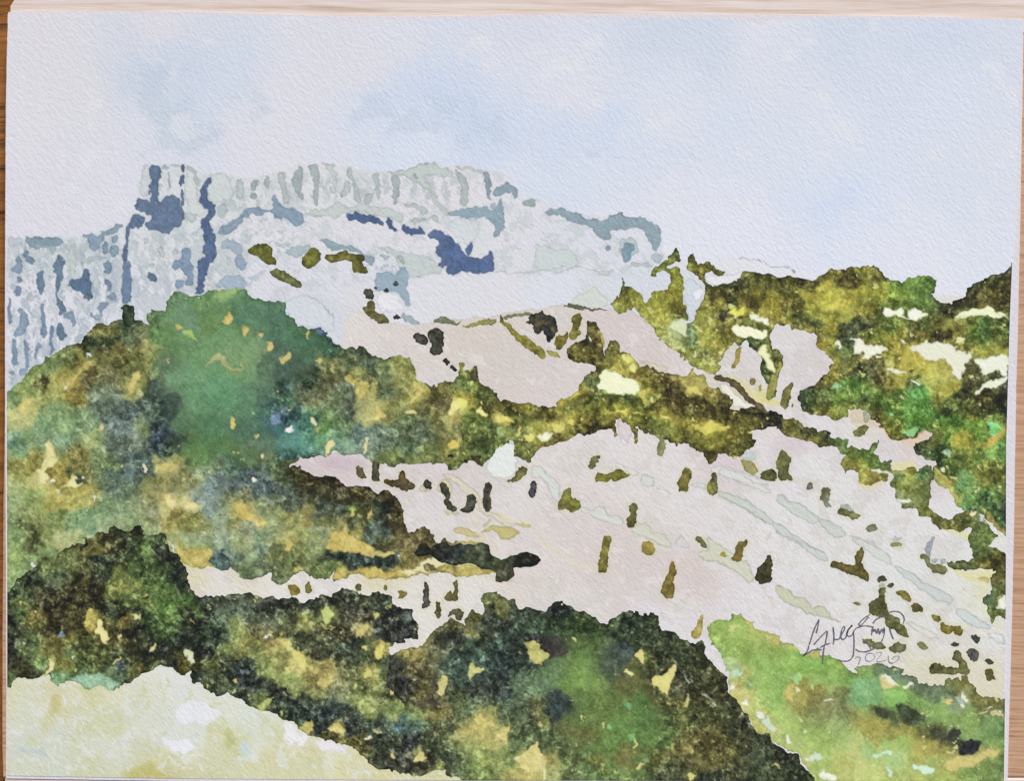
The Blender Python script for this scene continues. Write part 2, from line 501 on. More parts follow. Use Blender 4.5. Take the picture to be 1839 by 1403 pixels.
CLIFF_P = """bfc9ca/o.8 A 1030,190 1075,180 1080,400 1010,410 1005,300
c3ccc9/o.9 A 1335,190 1400,205 1425,330 1410,430 1480,520 1440,560 1350,520 1335,400
c0cac8/o.9 A 1500,250 1640,250 1655,330 1680,430 1560,460 1490,420 1480,350
a9b5b4/o.9 A 1345,185 1400,200 1430,320 1400,320 1380,240 1340,220
a8b4b8 A 1170,190 1200,180 1220,200 1200,215 1175,210
b6c0c2 A 1215,185 1290,175 1290,200 1240,200
8d9ca4/o.8 A 1200,230 1220,260 1225,350 1205,340 1210,290
566f8f A 1085,190 1120,177 1165,195 1155,290 1140,340 1140,440 1150,460 1070,450 1075,380 1062,340 1100,300 1065,260 1080,220
5c7593 A 975,430 1040,425 1070,450 1150,460 1200,400 1240,390 1290,440 1300,500 1340,530 1310,600 1240,640 1230,680 1180,690 1130,660 1080,660 1040,610 1080,580 1070,540 1000,510 970,500
4a5f7e A 1285,190 1310,172 1335,200 1310,230 1290,215
4f668a A 1290,250 1320,245 1325,300 1300,345 1280,320 1285,280
5a7392 A 1300,360 1325,360 1330,400 1325,490 1300,490 1295,440
56708f A 930,580 980,540 1020,540 1060,580 1000,640 940,640 930,700 920,770 900,790 870,860 880,790 905,700 905,640
4f698c A 880,790 920,790 920,870 900,890 875,870
6480a0 A 885,880 935,880 945,960 950,1080 930,1190 880,1190 875,1080 880,1000
4c668c A 1480,270 1510,265 1520,290 1500,330 1480,380 1490,430 1540,460 1560,540 1510,570 1530,650 1550,700 1545,760 1565,820 1540,860 1510,890 1490,960 1470,1020 1475,1090 1440,1120 1400,1110 1420,1030 1430,960 1410,900 1430,850 1480,840 1450,800 1460,740 1470,680 1430,620 1440,570 1480,550 1500,510 1460,500 1440,450 1430,400 1460,340
7893a4 A 190,700 440,700 450,750 400,765 330,780 230,790 180,740
93a8b0/o.8 A 230,750 400,765 400,830 370,820 350,780 240,790
6f8ba2 A 165,800 200,790 215,840 250,850 250,910 220,905 190,870
7e98ac A 575,690 640,670 720,700 740,660 790,650 850,605 890,625 840,660 790,680 730,720 720,780 680,810 640,790 635,720
7590a6 A 735,730 770,730 775,830 740,830
7b96ab A 790,690 850,680 850,740 800,740
8099ac A 800,760 855,755 850,830 820,855 780,840
9fb0b4/o.8 A 600,860 680,830 760,840 770,870 640,880 570,910 580,880
b4c0bd/o.8 A 490,780 540,730 550,870 530,1000 490,990
7790a8 A 115,840 150,830 160,900 150,970 90,970 80,920 110,910
7089a0 A 130,980 160,980 155,1030 130,1030
5f7d93 A 410,850 440,830 460,860 450,940 445,1040 420,1060 425,1150 460,1170 470,1260 430,1270 405,1160 395,1060 400,960 370,940
56738c A 410,1340 445,1310 475,1400 450,1440 420,1440
5f7e96 A 280,940 330,935 320,1000 325,1080 280,1120 270,1040
4f708c A 490,1010 580,1020 600,930 640,930 650,1000 670,1040 660,1120 640,1160 600,1140 590,1090 520,1080 490,1050
6e8ca4 A 750,890 790,880 805,940 770,965 745,930
6d8aa4 A 740,1000 800,1010 805,1080 770,1090 760,1040
7890a8 A 700,1180 760,1165 800,1180 740,1220 730,1290 690,1310 650,1255 710,1260
7b94aa A 790,1100 840,1110 840,1150 800,1160 760,1140
4f728c A 1065,960 1110,955 1125,990 1110,1030 1070,1020
7890ac A 1240,880 1310,850 1300,790 1340,765 1375,800 1370,850 1390,900 1380,960 1390,1040 1360,1060 1330,1040 1340,990 1310,960 1290,900 1260,960 1235,920
8098b4 A 1250,1060 1270,1000 1330,1010 1320,1060 1270,1080
98abbc A 1600,720 1650,710 1740,770 1740,830 1700,840 1640,770 1580,790
8aa0b4 A 1690,840 1740,830 1770,920 1740,950 1690,920
98adbe A 1540,1060 1600,990 1740,960 1780,1060 1640,1080
7f99ac/o.9 A 1570,640 1640,600 1700,570 1720,540 1740,580 1680,670 1600,690 1570,680
a4b4b4/o.8 A 1560,470 1640,450 1620,560 1570,560
b0bcbe/o.9 A 1340,520 1420,520 1400,590 1330,580
7389a4 A 110,1060 150,1075 140,1120 100,1115
6f8ba6 A 60,1130 90,1160 80,1240 100,1300 70,1340 60,1240
7f98b0 A 130,1210 160,1210 200,1260 200,1340 170,1390 100,1400 130,1340 150,1280
7890ac A 280,1180 310,1190 330,1250 325,1400 290,1400 300,1280
a8b4b4/o.7 A 170,1140 220,1110 260,1130 250,1160 200,1170
adb8ba/o.8 A 1240,780 1280,790 1270,820 1245,815
b0babc/o.8 A 1145,770 1170,755 1180,800 1200,830 1160,850 1140,820
aab6b8/o.8 A 1030,710 1060,710 1050,750 1020,750
b4bebe/o.8 A 580,1170 620,1180 610,1210 580,1210
b4bec0/o.8 A 640,1180 680,1190 670,1230 640,1230
b0bcc0/o.8 A 1620,850 1670,850 1660,900 1620,910
adb9bf/o.8 A 1060,900 1110,900 1110,940 1070,930
b4c0c6/o.8 A 950,980 1010,1060 990,1160 960,1060
b0bcc4/o.8 A 60,700 160,700 160,760 130,760 60,790
7c93ab F 60,130 90,160 80,240 100,320 60,300
7f98b0 F 140,210 160,215 200,260 205,340 160,400 110,420 90,400 140,330 150,280
718ca6 F 290,180 320,230 325,300 340,420 300,430 295,330
6885a0 F 350,340 385,350 380,460 390,520 360,560 350,480 355,420
7993ad F 95,430 120,440 120,560 130,620 100,630 90,540
7a94ae F 180,440 210,470 205,560 210,620 180,640 175,560 185,500
7d97ae F 260,470 300,460 300,490 270,520 270,570 250,590 245,520
8aa0b8 F 130,700 160,640 210,620 200,680 150,710
7f98b2 F 60,680 90,660 95,690 70,705
56738c F 410,340 445,310 475,370 460,440 430,460 415,400
7b95ac F 480,240 540,260 540,360 515,350 510,300 450,290
98aeb8/o.8 F 530,420 600,390 590,460 540,460
8fa5b8 F 650,250 710,250 735,220 740,280 700,310
b0bcbc B 100,290 140,285 150,340 140,440 110,440 90,380 100,340
98a5aa B 225,290 260,275 250,330 230,380 205,360 215,310
98a5a8 B 215,380 240,385 240,430 200,430
a0abb0 B 305,265 340,265 335,350 300,350
abb6b4 B 390,240 440,220 440,300 480,400 475,470 440,460 430,380 400,300
98a6a8 B 500,260 530,230 545,180 575,200 570,270 570,340 575,440 550,430 520,380 500,330
9dabaa B 610,180 690,170 700,300 690,370 680,490 650,470 640,380 660,340 640,260 620,220
b8c2c0 B 690,170 780,170 810,200 820,400 780,380 780,260 740,200
a8b4b3 B 880,190 930,200 940,300 960,330 990,340 995,450 940,450 930,320 900,280
b3bebc B 850,380 880,310 910,300 900,400 860,400
98a6a8 B 840,410 855,390 875,410 855,430
aab6b5 B 1075,250 1130,240 1120,340 1135,400 1110,440 1090,340
a8b3b0 B 1020,390 1050,370 1075,400 1060,450 1030,470 1015,430
a0adae B 1210,260 1270,250 1270,370 1255,470 1230,470 1215,400
b6c1bc B 1150,235 1300,220 1400,180 1500,165 1560,200 1650,220 1660,270 1560,270 1450,260 1480,320 1500,380 1560,440 1640,550 1600,550 1520,460 1480,370 1390,310 1330,270 1240,250
95a6a4 B 1380,240 1420,270 1400,290 1370,270
a4b1ae B 1670,215 1700,230 1740,270 1760,330 1770,480 1710,480 1700,400 1710,340 1680,270
b6c1be/o.9 C 60,190 200,205 300,230 300,280 260,240 160,220 80,215
829aa6 C 265,240 310,240 325,330 320,440 300,420 300,350 275,300
849cab C 330,380 400,340 440,300 490,330 530,390 500,430 480,370 430,380 390,410 340,410
b9c3be B 590,520 760,490 820,440 900,490 1000,460 1120,490 1200,490 1280,540 1310,570 1280,600 1170,560 1100,560 1000,520 880,520 800,580 780,540 720,560 640,560
aebab4 B 1300,460 1380,460 1460,490 1465,540 1430,550 1420,510 1380,490 1320,490
b0bcb2 B 1340,600 1380,570 1450,580 1530,540 1570,600 1530,600 1480,570 1400,610
7e97ac B 160,500 220,470 330,510 370,490 350,420 370,395 400,410 400,470 460,490 560,510 590,580 540,630 490,610 480,570 370,560 330,520 270,550 220,530 150,570 90,570
8097ac B 0,610 60,610 120,550 160,540 140,600 50,680 0,670
47608a B 890,515 940,545 950,515 1040,545 1100,555 1150,590 1155,620 1080,610 1050,590 1020,615 990,590 890,585
47608a B 1175,555 1220,590 1240,630 1275,650 1200,655 1175,600
47608a B 1290,600 1340,640 1400,640 1415,615 1460,670 1460,695 1400,690 1330,695 1285,650
506a94 B 1480,670 1510,645 1560,660 1570,650 1640,710 1700,770 1740,840 1800,850 1839,850 1839,960 1740,945 1700,960 1610,975 1620,900 1635,765 1610,850 1600,930 1545,915 1570,870 1520,820 1545,750 1530,710 1490,705
506a94 B 1750,790 1785,725 1805,780 1780,840 1750,835
4a6490 C 0,670 50,710 100,770 140,840 230,860 280,850 320,795 340,830 355,930 340,960 150,965 100,940 60,970 5,975
506a96 C 150,790 185,725 205,790 180,835 150,825
86a0ae C 160,490 240,480 300,480 330,520 400,430 415,440 430,620 400,660 360,715 350,680 360,620 300,560 250,560 200,625 160,560 30,545 20,520
6f8fa0/o.6 C 320,460 360,460 350,500 320,495
93a4a4 C 545,450 580,430 640,430 655,470 620,485 560,475
839ca8 C 700,520 750,495 860,490 870,520 960,530 980,560 1060,565 1160,590 1180,540 1240,520 1340,560 1440,560 1520,610 1545,640 1540,790 1490,800 1440,700 1410,640 1350,640 1260,655 1190,640 1190,720 1140,725 1070,670 1060,630 960,600 880,590 850,560 790,550
7b98a4 C 1140,770 1180,755 1190,790 1160,810
aebfc0 C 1250,730 1340,710 1375,730 1385,820 1340,840 1330,880 1280,885 1240,800
6f92a2 C 1280,760 1350,740 1365,790 1330,820 1330,870 1280,885 1250,820
bfc9c8 C 630,760 700,750 780,790 880,790 930,840 970,890 930,930 800,920 730,950 640,950
a9b6bc C 1490,820 1560,820 1560,850 1530,885 1480,870
b6c0c2 C 1310,895 1480,890 1480,920 1320,915
bcc7c2 C 1100,950 1220,925 1200,950 1140,990 1105,975
c0c8ca/l1.6 C 360,950 480,960 640,955 760,945 840,950 900,925
b4bec2/l1.4 C 900,925 960,915 1060,945 1110,955
9fb3b8 B 430,800 560,770 640,760 620,800 560,850 480,830
b3bfc3/o.8 B 340,740 430,750 540,760 420,790
86a0ac B 680,710 760,720 840,750 960,770 1030,830 1090,850 1080,920 1040,900 1000,830 920,800 860,780 790,810 740,760
b8c3bf/o.9 B 1100,760 1200,770 1240,800 1400,830 1500,860 1600,960 1400,990 1330,1000 1250,900 1260,850
a6b5ac B 1260,830 1310,840 1310,900 1270,880
9ab0b6 B 1130,820 1200,830 1190,870 1140,860
8aa6b4 B 1090,1000 1120,960 1200,960 1240,980 1280,920 1320,920 1340,1000 1320,1060 1330,1130 1350,1180 1320,1200 1290,1170 1270,1110 1210,1100 1090,1100
8aa2b2 B 1130,1190 1180,1180 1180,1220 1160,1250 1130,1220
94a8b0 B 1300,1250 1360,1270 1420,1340 1400,1360 1350,1330 1290,1280
b4c0c8/o.9 B 1130,950 1180,880 1190,920 1150,940
d8d8de B 1110,1110 1250,1110 1300,1200 1340,1230 1240,1240 1120,1240 1100,1170
c6cdd4/o.9 B 440,1160 600,1110 720,1190 800,1270 800,1380 740,1370 620,1350 520,1330 500,1290 440,1240
a9b4bc/l1.2 B 600,1110 680,1150 750,1220 805,1280
c5cdcf/o.7 B 1700,560 1839,570 1839,700 1760,760 1680,700 1600,620
aab3b9/l1.2 D 730,165 800,185 880,190 960,220 1080,245 1130,245
7f8e94/o.9 D 1125,255 1160,270 1155,290 1135,280
c3ccd4 D 345,340 400,320 430,350 480,380 490,420 470,500 440,560 440,630 400,640 380,600 370,520 345,430
dcdde4 D 420,420 460,380 500,410 480,460 430,490
dcdde4 D 65,360 90,345 110,365 85,390
d8d9dc D 505,290 600,300 700,280 800,270 740,330 680,355 560,380 520,330
c6cec0/o.8 C 880,1180 1040,1060 1090,1080 1180,1180 1130,1220 900,1190"""

SLOPE_OUT = """X 600,700 612,640 615,585 630,560 655,560 690,577 735,584 780,578 830,573 850,568 880,570 905,562 960,555 1010,548 1060,555 1130,556 1200,600 1250,640 1300,560 1400,560 1500,560 1640,538 1700,530 1819,530 1812,700 1806,1000 1803,1402 560,1402 300,1060 330,960 420,880 500,825 700,800 640,740"""
SLOPE = """640,600,d6cdca 700,600,d2c6c3 650,650,d2ccd2 740,640,cfc3c0 780,610,cdc1b8 850,620,ccc0b5 900,650,cdbfb6 950,670,cdc2c0 1000,660,cfc4c4 900,690,cdbdb8 950,710,cfc2c4 1020,600,cfc2c0 1080,590,cdbfbf 1120,580,cdbcb8 1150,610,cfc0c4 1130,640,cbbcc0 1180,660,ceb9be 1220,680,d3c8cc 1000,570,cfc4be 920,600,cfc2bb 680,640,d4ccc8 780,680,d4ccd0
1330,680,d0c8d0 1400,650,d4cfd8 1450,660,cbbfc8 1420,600,d2d0d4 1470,640,d0c4cc 1380,720,d6d0d6 1320,720,ccbf84 1360,720,c4bc80 1410,740,d6cdd4 1470,760,d6d2da 1540,770,d6d4dc 1600,790,d2cbd6 1650,820,d2c6d0 1620,800,cfc6d0 1560,760,d4ccb8 1640,790,cdb6a0
560,830,c8b5bb 600,830,cab6bf 640,838,ccbcc5 690,845,d0c6c8 740,850,d0c0c6 830,850,cdbac2 760,880,d2cad0 760,930,d4ccd2 850,870,d0c6c4 900,880,d6cdd4 800,960,d6cfd4 900,960,d6cfd4 1000,800,d6cccc 1050,820,d4cccc 1100,820,d8d0d6 1200,830,d8d2d6 1290,820,cdb8c4 1350,790,d4c6ce 1430,800,c8b6c0 1370,800,d8d4dc 960,870,d6d0d0 1000,900,d4cac8 1050,930,d4c8c8 1150,850,d4cecc 1250,900,d6d2d4 1000,960,d0c4c2 1060,1000,cfc0be 1120,980,d0c0c0 1200,950,d6d0d2 1180,1020,cdbebf 1230,1030,cdb8b4 1250,1080,cfbfbd 1200,1060,d0c2c2 1100,1070,d0c4c4 1000,1040,d2c8c4 950,1000,d4c8ca 1050,1070,d6d0ce 950,1060,d2c8c4 1300,1090,d6d0d8 1180,1110,d8d4e0 1250,1120,d4d2da 1350,1120,d8d4dc 1300,980,d6d2d4 1400,950,d8d6da 1500,900,d8d6da 1450,850,d8d6dc 1600,950,d8d6da 1700,980,d8d8dc 1500,1000,d6d6d6 1450,1050,d8d4da 1600,1050,d4d8da 1700,1080,d6d8d8 1750,1020,d8dada 1770,1060,cdcca2 1760,1100,d8d8c4 1790,1150,d4d8dc 1650,1150,d4d8d8 1700,1170,d8d8dc 1550,1160,d8d4da 1600,1180,d8d6d0 1640,1190,d0cba4 1720,1210,d6ccb0 1780,1230,d0c79c 1790,1200,d8d4c8 1680,1215,cdc59c 750,1080,d8d6d4 500,1050,dcd8da 400,1050,d8d4da 350,1035,cfc690 450,1032,d3cba0 600,1050,dcd8dc 700,1080,dcdad4 800,1080,d8d4d0 850,1060,dad6d6 780,1110,dad6cc 850,1005,d0bc80 700,1035,cfc080 740,1150,d8d2cc 1300,1180,d8d0da 1290,1200,d8d4dc 1560,600,d6d2d4 1740,620,d4d4d0 1790,650,d8dadc 1790,690,d8dad8"""
SLOPE_P = """ccd8d9 H 390,1190 480,1110 585,1095 600,1200 585,1330 500,1365 420,1350 365,1280
c0cac8/o.9 J 130,270 150,230 200,230 240,270 300,310 340,370 350,430 330,480 300,460 260,400 240,340 200,310 150,310
c2cbc6/o.9 J 480,520 540,520 560,550 600,515 680,540 690,580 750,575 800,610 800,665 740,650 660,620 580,600 570,575 500,565
bec5b6/o.9 J 850,680 900,640 960,635 1010,670 1000,690 1090,720 1140,780 1130,815 1040,800 1000,760 930,740 870,710
c2c4ca/o.9 J 1165,770 1200,730 1240,745 1275,800 1255,830 1180,800
cacfcc/o.9 J 730,210 760,200 800,230 880,250 915,300 880,310 800,270 750,240
c0c8c9 J 920,310 950,285 1010,310 1025,360 990,380 930,360
ccd0ce/o.8 J 1030,380 1080,390 1140,430 1110,470 1050,430
c2cccc J 1285,350 1390,345 1400,400 1350,385 1290,370
b9c6c0 J 1480,410 1560,430 1660,470 1750,520 1839,590 1839,650 1720,580 1640,520 1540,480 1480,440
c6cbcb/o.9 J 1430,230 1560,230 1700,290 1839,340 1839,380 1700,340 1600,340 1560,310 1480,300 1420,260
bcc4b2 J 1385,750 1430,750 1500,810 1600,860 1700,930 1745,1010 1740,1060 1710,1080 1640,1010 1560,960 1450,920 1350,890 1325,860 1350,840 1410,840 1410,800
b8c4c0 S 860,1000 880,990 920,1010 960,1050 1040,1060 1110,1120 1170,1170 1160,1200 1110,1215 1000,1150 930,1100 870,1060
b6c2bf S 1170,1170 1240,1180 1300,1210 1365,1280 1330,1310 1250,1290 1190,1230 1165,1190
b8c4c5 S 830,1190 900,1210 960,1280 1060,1340 1180,1399 1100,1400 1000,1350 900,1285 850,1270 870,1240
b6c3bd S 440,960 520,990 640,1040 740,1100 840,1190 810,1220 720,1150 600,1080 510,1040 440,1000
c5cbcb/o.9 S 450,800 560,820 700,900 830,960 800,990 700,950 600,910 500,870 450,860
c8cecc/o.9 S 1380,1280 1450,1300 1560,1340 1620,1399 1560,1380 1440,1330
b7c3c3 K 30,860 80,890 150,930 200,970 260,1010 320,1060 400,1080 440,1160 400,1160 300,1100 240,1040 160,980 90,970 30,900
c0cac8 K 580,960 650,990 740,1020 800,1060 860,1100 890,1150 890,1180 820,1150 740,1110 700,1060 600,1000
b8c4c5 L 890,60 950,70 1040,110 1100,170 1200,220 1300,270 1330,320 1310,350 1240,330 1150,280 1080,220 1000,170 940,120
bac7c8 L 1340,370 1400,370 1480,420 1560,480 1605,510 1580,530 1480,510 1400,460 1350,410
c7d1d3 L 1560,560 1600,545 1700,560 1700,640 1620,600
c8ccc8/o.8 L 980,450 1080,490 1180,540 1240,600 1150,580 1050,520
b7bda4 L 50,210 100,205 150,240 200,290 230,275 280,310 330,370 370,345 430,390 450,440 540,470 520,480 430,450 380,430 300,410 200,370 90,310 60,260
cbc1aa/o.9 I 1150,290 1250,290 1340,350 1420,410 1460,480 1500,550 1600,590 1650,640 1750,640 1650,680 1560,610 1440,560 1430,480 1350,440 1290,370
c0b070 I 1255,680 1310,670 1410,700 1450,745 1340,730 1260,710
b8a958 I 1440,700 1500,670 1560,650 1680,670 1730,710 1690,740 1640,760 1580,740 1560,690 1480,710
c0b060 I 1720,640 1810,645 1800,675 1730,665
c6ba80 I 1460,650 1530,600 1520,640 1480,660
cdc39a/f6/o.8 I 1560,560 1640,580 1700,640 1800,610 1839,640 1700,640 1620,640
cdc6b0/f8/o.7 J 100,680 200,730 300,820 450,910 590,960 560,990 430,940 280,850
c6bd9a I 1010,380 1040,370 1060,400 1100,400 1080,420 1010,415
c6bd8a/o.9 I 1150,340 1215,320 1250,380 1240,430 1220,480 1180,420 1130,420
c6bd8a/o.9 I 1180,540 1260,570 1310,560 1280,590 1220,585
ccc29a/o.8 I 1540,1010 1640,1000 1690,990 1690,1040 1660,1080
cbbcc4/f12/o.7 S 940,620 1080,640 1050,680 1010,730 960,660
cdbcc5/f12/o.7 S 370,730 560,720 600,760 480,770 400,800
dcb8ac/o.5 P 1110,70 1150,100 1180,170 1160,180 1120,110
dcb8ac/o.5 P 1215,255 1250,300 1280,350 1250,320
dcb8a4/o.6 S 780,1300 820,1260 800,1340
cbbdc1/o.9 H 1300,940 1400,950 1420,1020 1400,1080 1370,1130 1330,1060
dedade H 1340,1080 1380,1080 1385,1125 1350,1110
d0c2c8/f6/o.6 H 1250,480 1380,520 1500,520 1640,560 1700,620 1600,560
b49fae/f9/o.4 I 300,180 420,150 600,180 660,240 480,270 320,230
cdbe9e/o.8 H 1450,500 1560,530 1700,560 1640,600 1540,560
cfc27a/f5/o.9 D 640,1000 800,1060 850,1130 960,1180 1020,1200 1060,1240 960,1230 860,1200 760,1080
cbbf6a/f5/o.8 E 10,1150 70,1200 20,1230 -60,1200 -100,1080
d4d8cc D 605,1080 660,1080 720,1140 790,1210 850,1210 880,1290 830,1310 790,1250 720,1240 690,1200 620,1120
c9b79c/f4 E 590,1290 620,1240 700,1270 760,1330 860,1399 780,1399 700,1360 600,1360
d0b89c/f5/o.9 K 760,140 850,200 950,290 1060,260 1130,200 1180,240 1060,340 960,300 860,270 790,200
cfc388/f5/o.9 K 880,440 960,430 1060,440 1080,520 1000,520 900,500
cfc383/f5/o.9 K 640,560 740,610 860,580 740,640 660,630
cdc88e/f5/o.9 K 1220,915 1450,930 1450,1020 1400,980 1300,950
cfc88a/f4/o.95 K 1290,1190 1450,1240 1600,1200 1640,1230 1590,1300 1500,1310 1420,1290
b8a840 K 1500,1275 1560,1260 1600,1270 1590,1310 1550,1320
cfca9c/f8/o.8 L 1500,170 1590,180 1560,300 1600,400 1620,470 1680,480 1690,540 1600,470 1540,330"""

LEFTW = """20,715,6b8f58 50,700,8a9a4a 30,740,c9c06c 60,730,b9ad50 75,690,5a5a24 95,700,a5a548 60,670,7a8f48 95,655,6f8a4c 120,640,6f7f48 110,690,b5a844 125,675,9a8520 130,700,7a6a1e 125,650,5f642a 150,650,a88c28 165,620,2f3a22 195,615,383a20 180,600,6b6a30 200,590,7f7c3a 230,560,2f4430 230,600,4f6448 250,600,6f7248 215,640,6a6428 180,645,84823a 160,670,5a5230 200,670,5c5a38 230,665,55582c 250,650,5f6828 262,620,a59a48 270,650,8a8c40 245,690,a39c38 240,705,c0b050 175,700,6d7c5c 210,710,76866a 200,730,5f7262 230,740,4f6464 180,740,5c7060 260,700,3e5450 260,720,3c5048 270,740,5c6f5a 300,745,2c4038 300,770,2a3844 290,790,28384a 310,800,2f4030
320,560,5d8460 300,570,5a8050 290,600,4f7a3c 340,590,5d8566 370,580,56783f 390,560,578048 430,570,44684e 350,610,5a8450 310,640,4f7548 290,650,4a6a50 330,680,5c8a60 380,640,5f8a58 420,620,64885a 440,650,6a8f58 400,680,528a5c 350,700,57895c 400,720,4b8058 440,730,4a7850 330,760,52784c 380,770,42704a 440,770,42684c 350,800,486e38 400,800,47703c 360,820,4b7438 430,820,47683a
100,740,74905c 80,760,6d9468 60,780,7d9a64 120,760,7c9a5c 130,790,6f8f64 30,790,5f8a6c 20,760,b8b468 160,760,6f8c5c 170,790,93a05c 200,760,66776c 210,790,6b7c6c 260,770,7c8c58 240,790,6a7660 220,770,667a78 200,800,63776a 240,830,4f6660 270,840,3f5654 180,820,6f8858 200,830,6c8448 30,810,6f9470 80,800,7c9c78 110,800,74987c
60,820,7a7424 50,840,8a8430 25,845,808034 90,815,c8bc6c 80,840,d8cc84 115,830,8f8228 145,820,6a5e26 150,840,7a7230 30,850,8f8f3c 20,870,a8b070 60,840,857c2c 100,850,958420 110,870,9a8a28 130,850,4f5a30 75,860,d4c678 100,885,c8b858 180,850,667c50 200,860,56695a 240,850,4c6260 220,880,60745a 60,890,84994c 40,910,93a060 30,900,8aa068 100,900,a09030 130,900,a59634 160,890,b0a03c 60,930,8a9048 100,930,6f8444 130,935,6f9668 160,930,6c9470 190,910,789868 220,920,7c9868 250,910,7a8458 280,910,7a8260 50,945,3f4824 60,970,45481f 30,960,80a060 20,1000,8aa050 80,960,8c9848 110,970,b2b070 140,960,a0a868 200,940,94a474 240,940,8aa068 30,1030,84a05c 70,990,6f8c50
290,840,b8ac54 310,845,b4a850 290,870,8a8440 270,880,97904a 330,860,7c7a44 310,880,7f8450 300,895,d8c070 300,905,d9c878 340,905,d0c478 330,930,8a7c30 320,940,857628 350,940,7f7c30 360,890,7c9088 370,920,7c9490 350,960,96a880 310,970,a3a868 340,970,8fa67e 320,1000,a89e34 360,1010,b0a438 330,990,a8a040
370,850,8a9a6c 370,890,93a490 380,880,7a9094 400,870,6a8080 430,880,566a74 450,850,46585e 480,850,4a5c58 400,840,5a7050 500,830,55683c 510,850,566a40 470,880,50646c 500,875,46585a 420,900,7c8450 440,890,6f6a40 430,910,b0a044 450,925,a89a48 460,930,c0ac54 480,920,80905c 490,900,74876c 420,940,8c8a44 440,950,76806c 400,930,8aa084 400,960,90a48c 450,970,9aa070 430,980,98a468 470,965,7c9c7c 470,985,6a8474 450,990,98a468 500,960,84905c 520,940,8f9040 550,930,968a3c 540,960,909a50 510,970,c0b050 560,970,8f9c60 580,960,8fa080 520,990,666c38 500,1000,6a7038 540,1000,70783c 560,1000,606c3c 600,970,a8962c 610,980,c0ac40 640,960,b49c30 620,990,a09030 620,950,9c8c3c 590,930,7c7c38 400,1000,7a9080 390,1005,5c7470 430,1010,62765c 470,1020,606c50 440,1030,5f7448 500,1030,556540 530,1020,5a6838
590,1000,3f5040 620,1000,3d4c3c 650,1000,40503c 690,1010,323e34 700,1005,2f3a38 600,1020,55682c 620,1030,b0a038
420,520,9ab45c 440,540,4a7a54 480,560,446c54 500,580,3f6850 420,600,5c8a50 440,570,447050 470,620,6c8c60 450,640,688a5c 500,640,3f5c48 520,650,3d5844 540,600,3a6848 570,610,3a6448 590,625,2a5440 600,615,336048 550,630,3c6448 480,600,466f50 420,650,6a8c54 400,700,508a5c 440,720,507a58 480,680,4a6a50 510,680,3a5448 550,680,2c3c2c 545,665,3a5040 580,660,6c6c38 600,660,6f6e38 620,640,5c6840 650,640,4a5440 660,660,4a5c48 690,660,6c7840 720,660,84883c 730,680,8a8638 690,690,66744c 650,690,545a3c 640,680,a89c38 660,700,b0a040 620,700,485848 590,700,5c5c38 560,720,7c7a50 600,720,6c7a50 620,720,4f5c50 650,720,a09850 690,710,4f6044 730,700,747438 745,720,a09838 760,700,b8a83c 770,740,666430 800,720,54502c 490,740,3a5c50 520,730,507858 500,760,285a60 490,750,346060 520,790,4a8c80 540,800,50907c 560,790,5a9478 580,780,609460 560,740,5a8458 550,760,30685c 590,760,5c8440 620,770,5f7c50 600,800,64907c 630,800,6c8c74 640,780,5a7470 660,790,7c9480 680,780,54685a 700,790,5c7058 720,760,5c6c44 680,740,c8b860 700,740,8c8a38 740,770,506040 730,800,58704c 700,820,707c34 760,780,54644c 780,800,5c7040 760,820,707838 800,790,6c7038 800,800,94882c 820,820,787c34 540,820,386860 520,815,2f5c5c 470,800,54705a 450,820,50703c 480,820,5c6c40 420,830,3c5848 470,770,3c6450
525,850,4a3f18 540,860,3a3418 570,870,3c3a1c 600,865,332c18 620,870,2f2a1a 640,885,4a3c1c 670,875,332c18 700,890,4c4420 720,910,4a3c18 560,890,46482c 600,895,4a4428 580,910,4f6058 530,900,48584e 600,920,44544a 640,910,4a5034 650,925,5c5c28 690,920,303c30 700,900,342c18 680,950,3f5450 660,960,44584c 630,950,50604a 710,930,382c1c 725,920,7a6420 720,945,4c3c28 750,960,6c5c34 720,970,6a5a38 765,960,5c5028 700,980,6c6430 740,980,5c4c30 740,1010,7c7030 770,1000,7c6c34 760,1015,b8a860 800,1020,94803a 840,1020,c8bc78 860,1020,a89c40 720,1030,b4a038 690,1030,a89430 660,1030,b8a440 900,1020,a08c38
820,780,747034 830,760,5c6438 850,700,5c6c4c 840,720,84783c 870,710,54602c 850,740,505c2c 870,730,4c4c24 900,730,44401c 920,740,4c4c28 880,760,5c6430 870,790,445438 850,800,4c5c34 900,780,3c4838 820,740,c8b858 825,745,b89438 900,760,c0ac50 920,750,5c6834 950,760,8c8a34 960,740,4c4c24 980,730,5c5c24 900,800,58682c 860,830,54682c 930,800,84802c 940,830,6c5c28 950,810,a89c4c"""

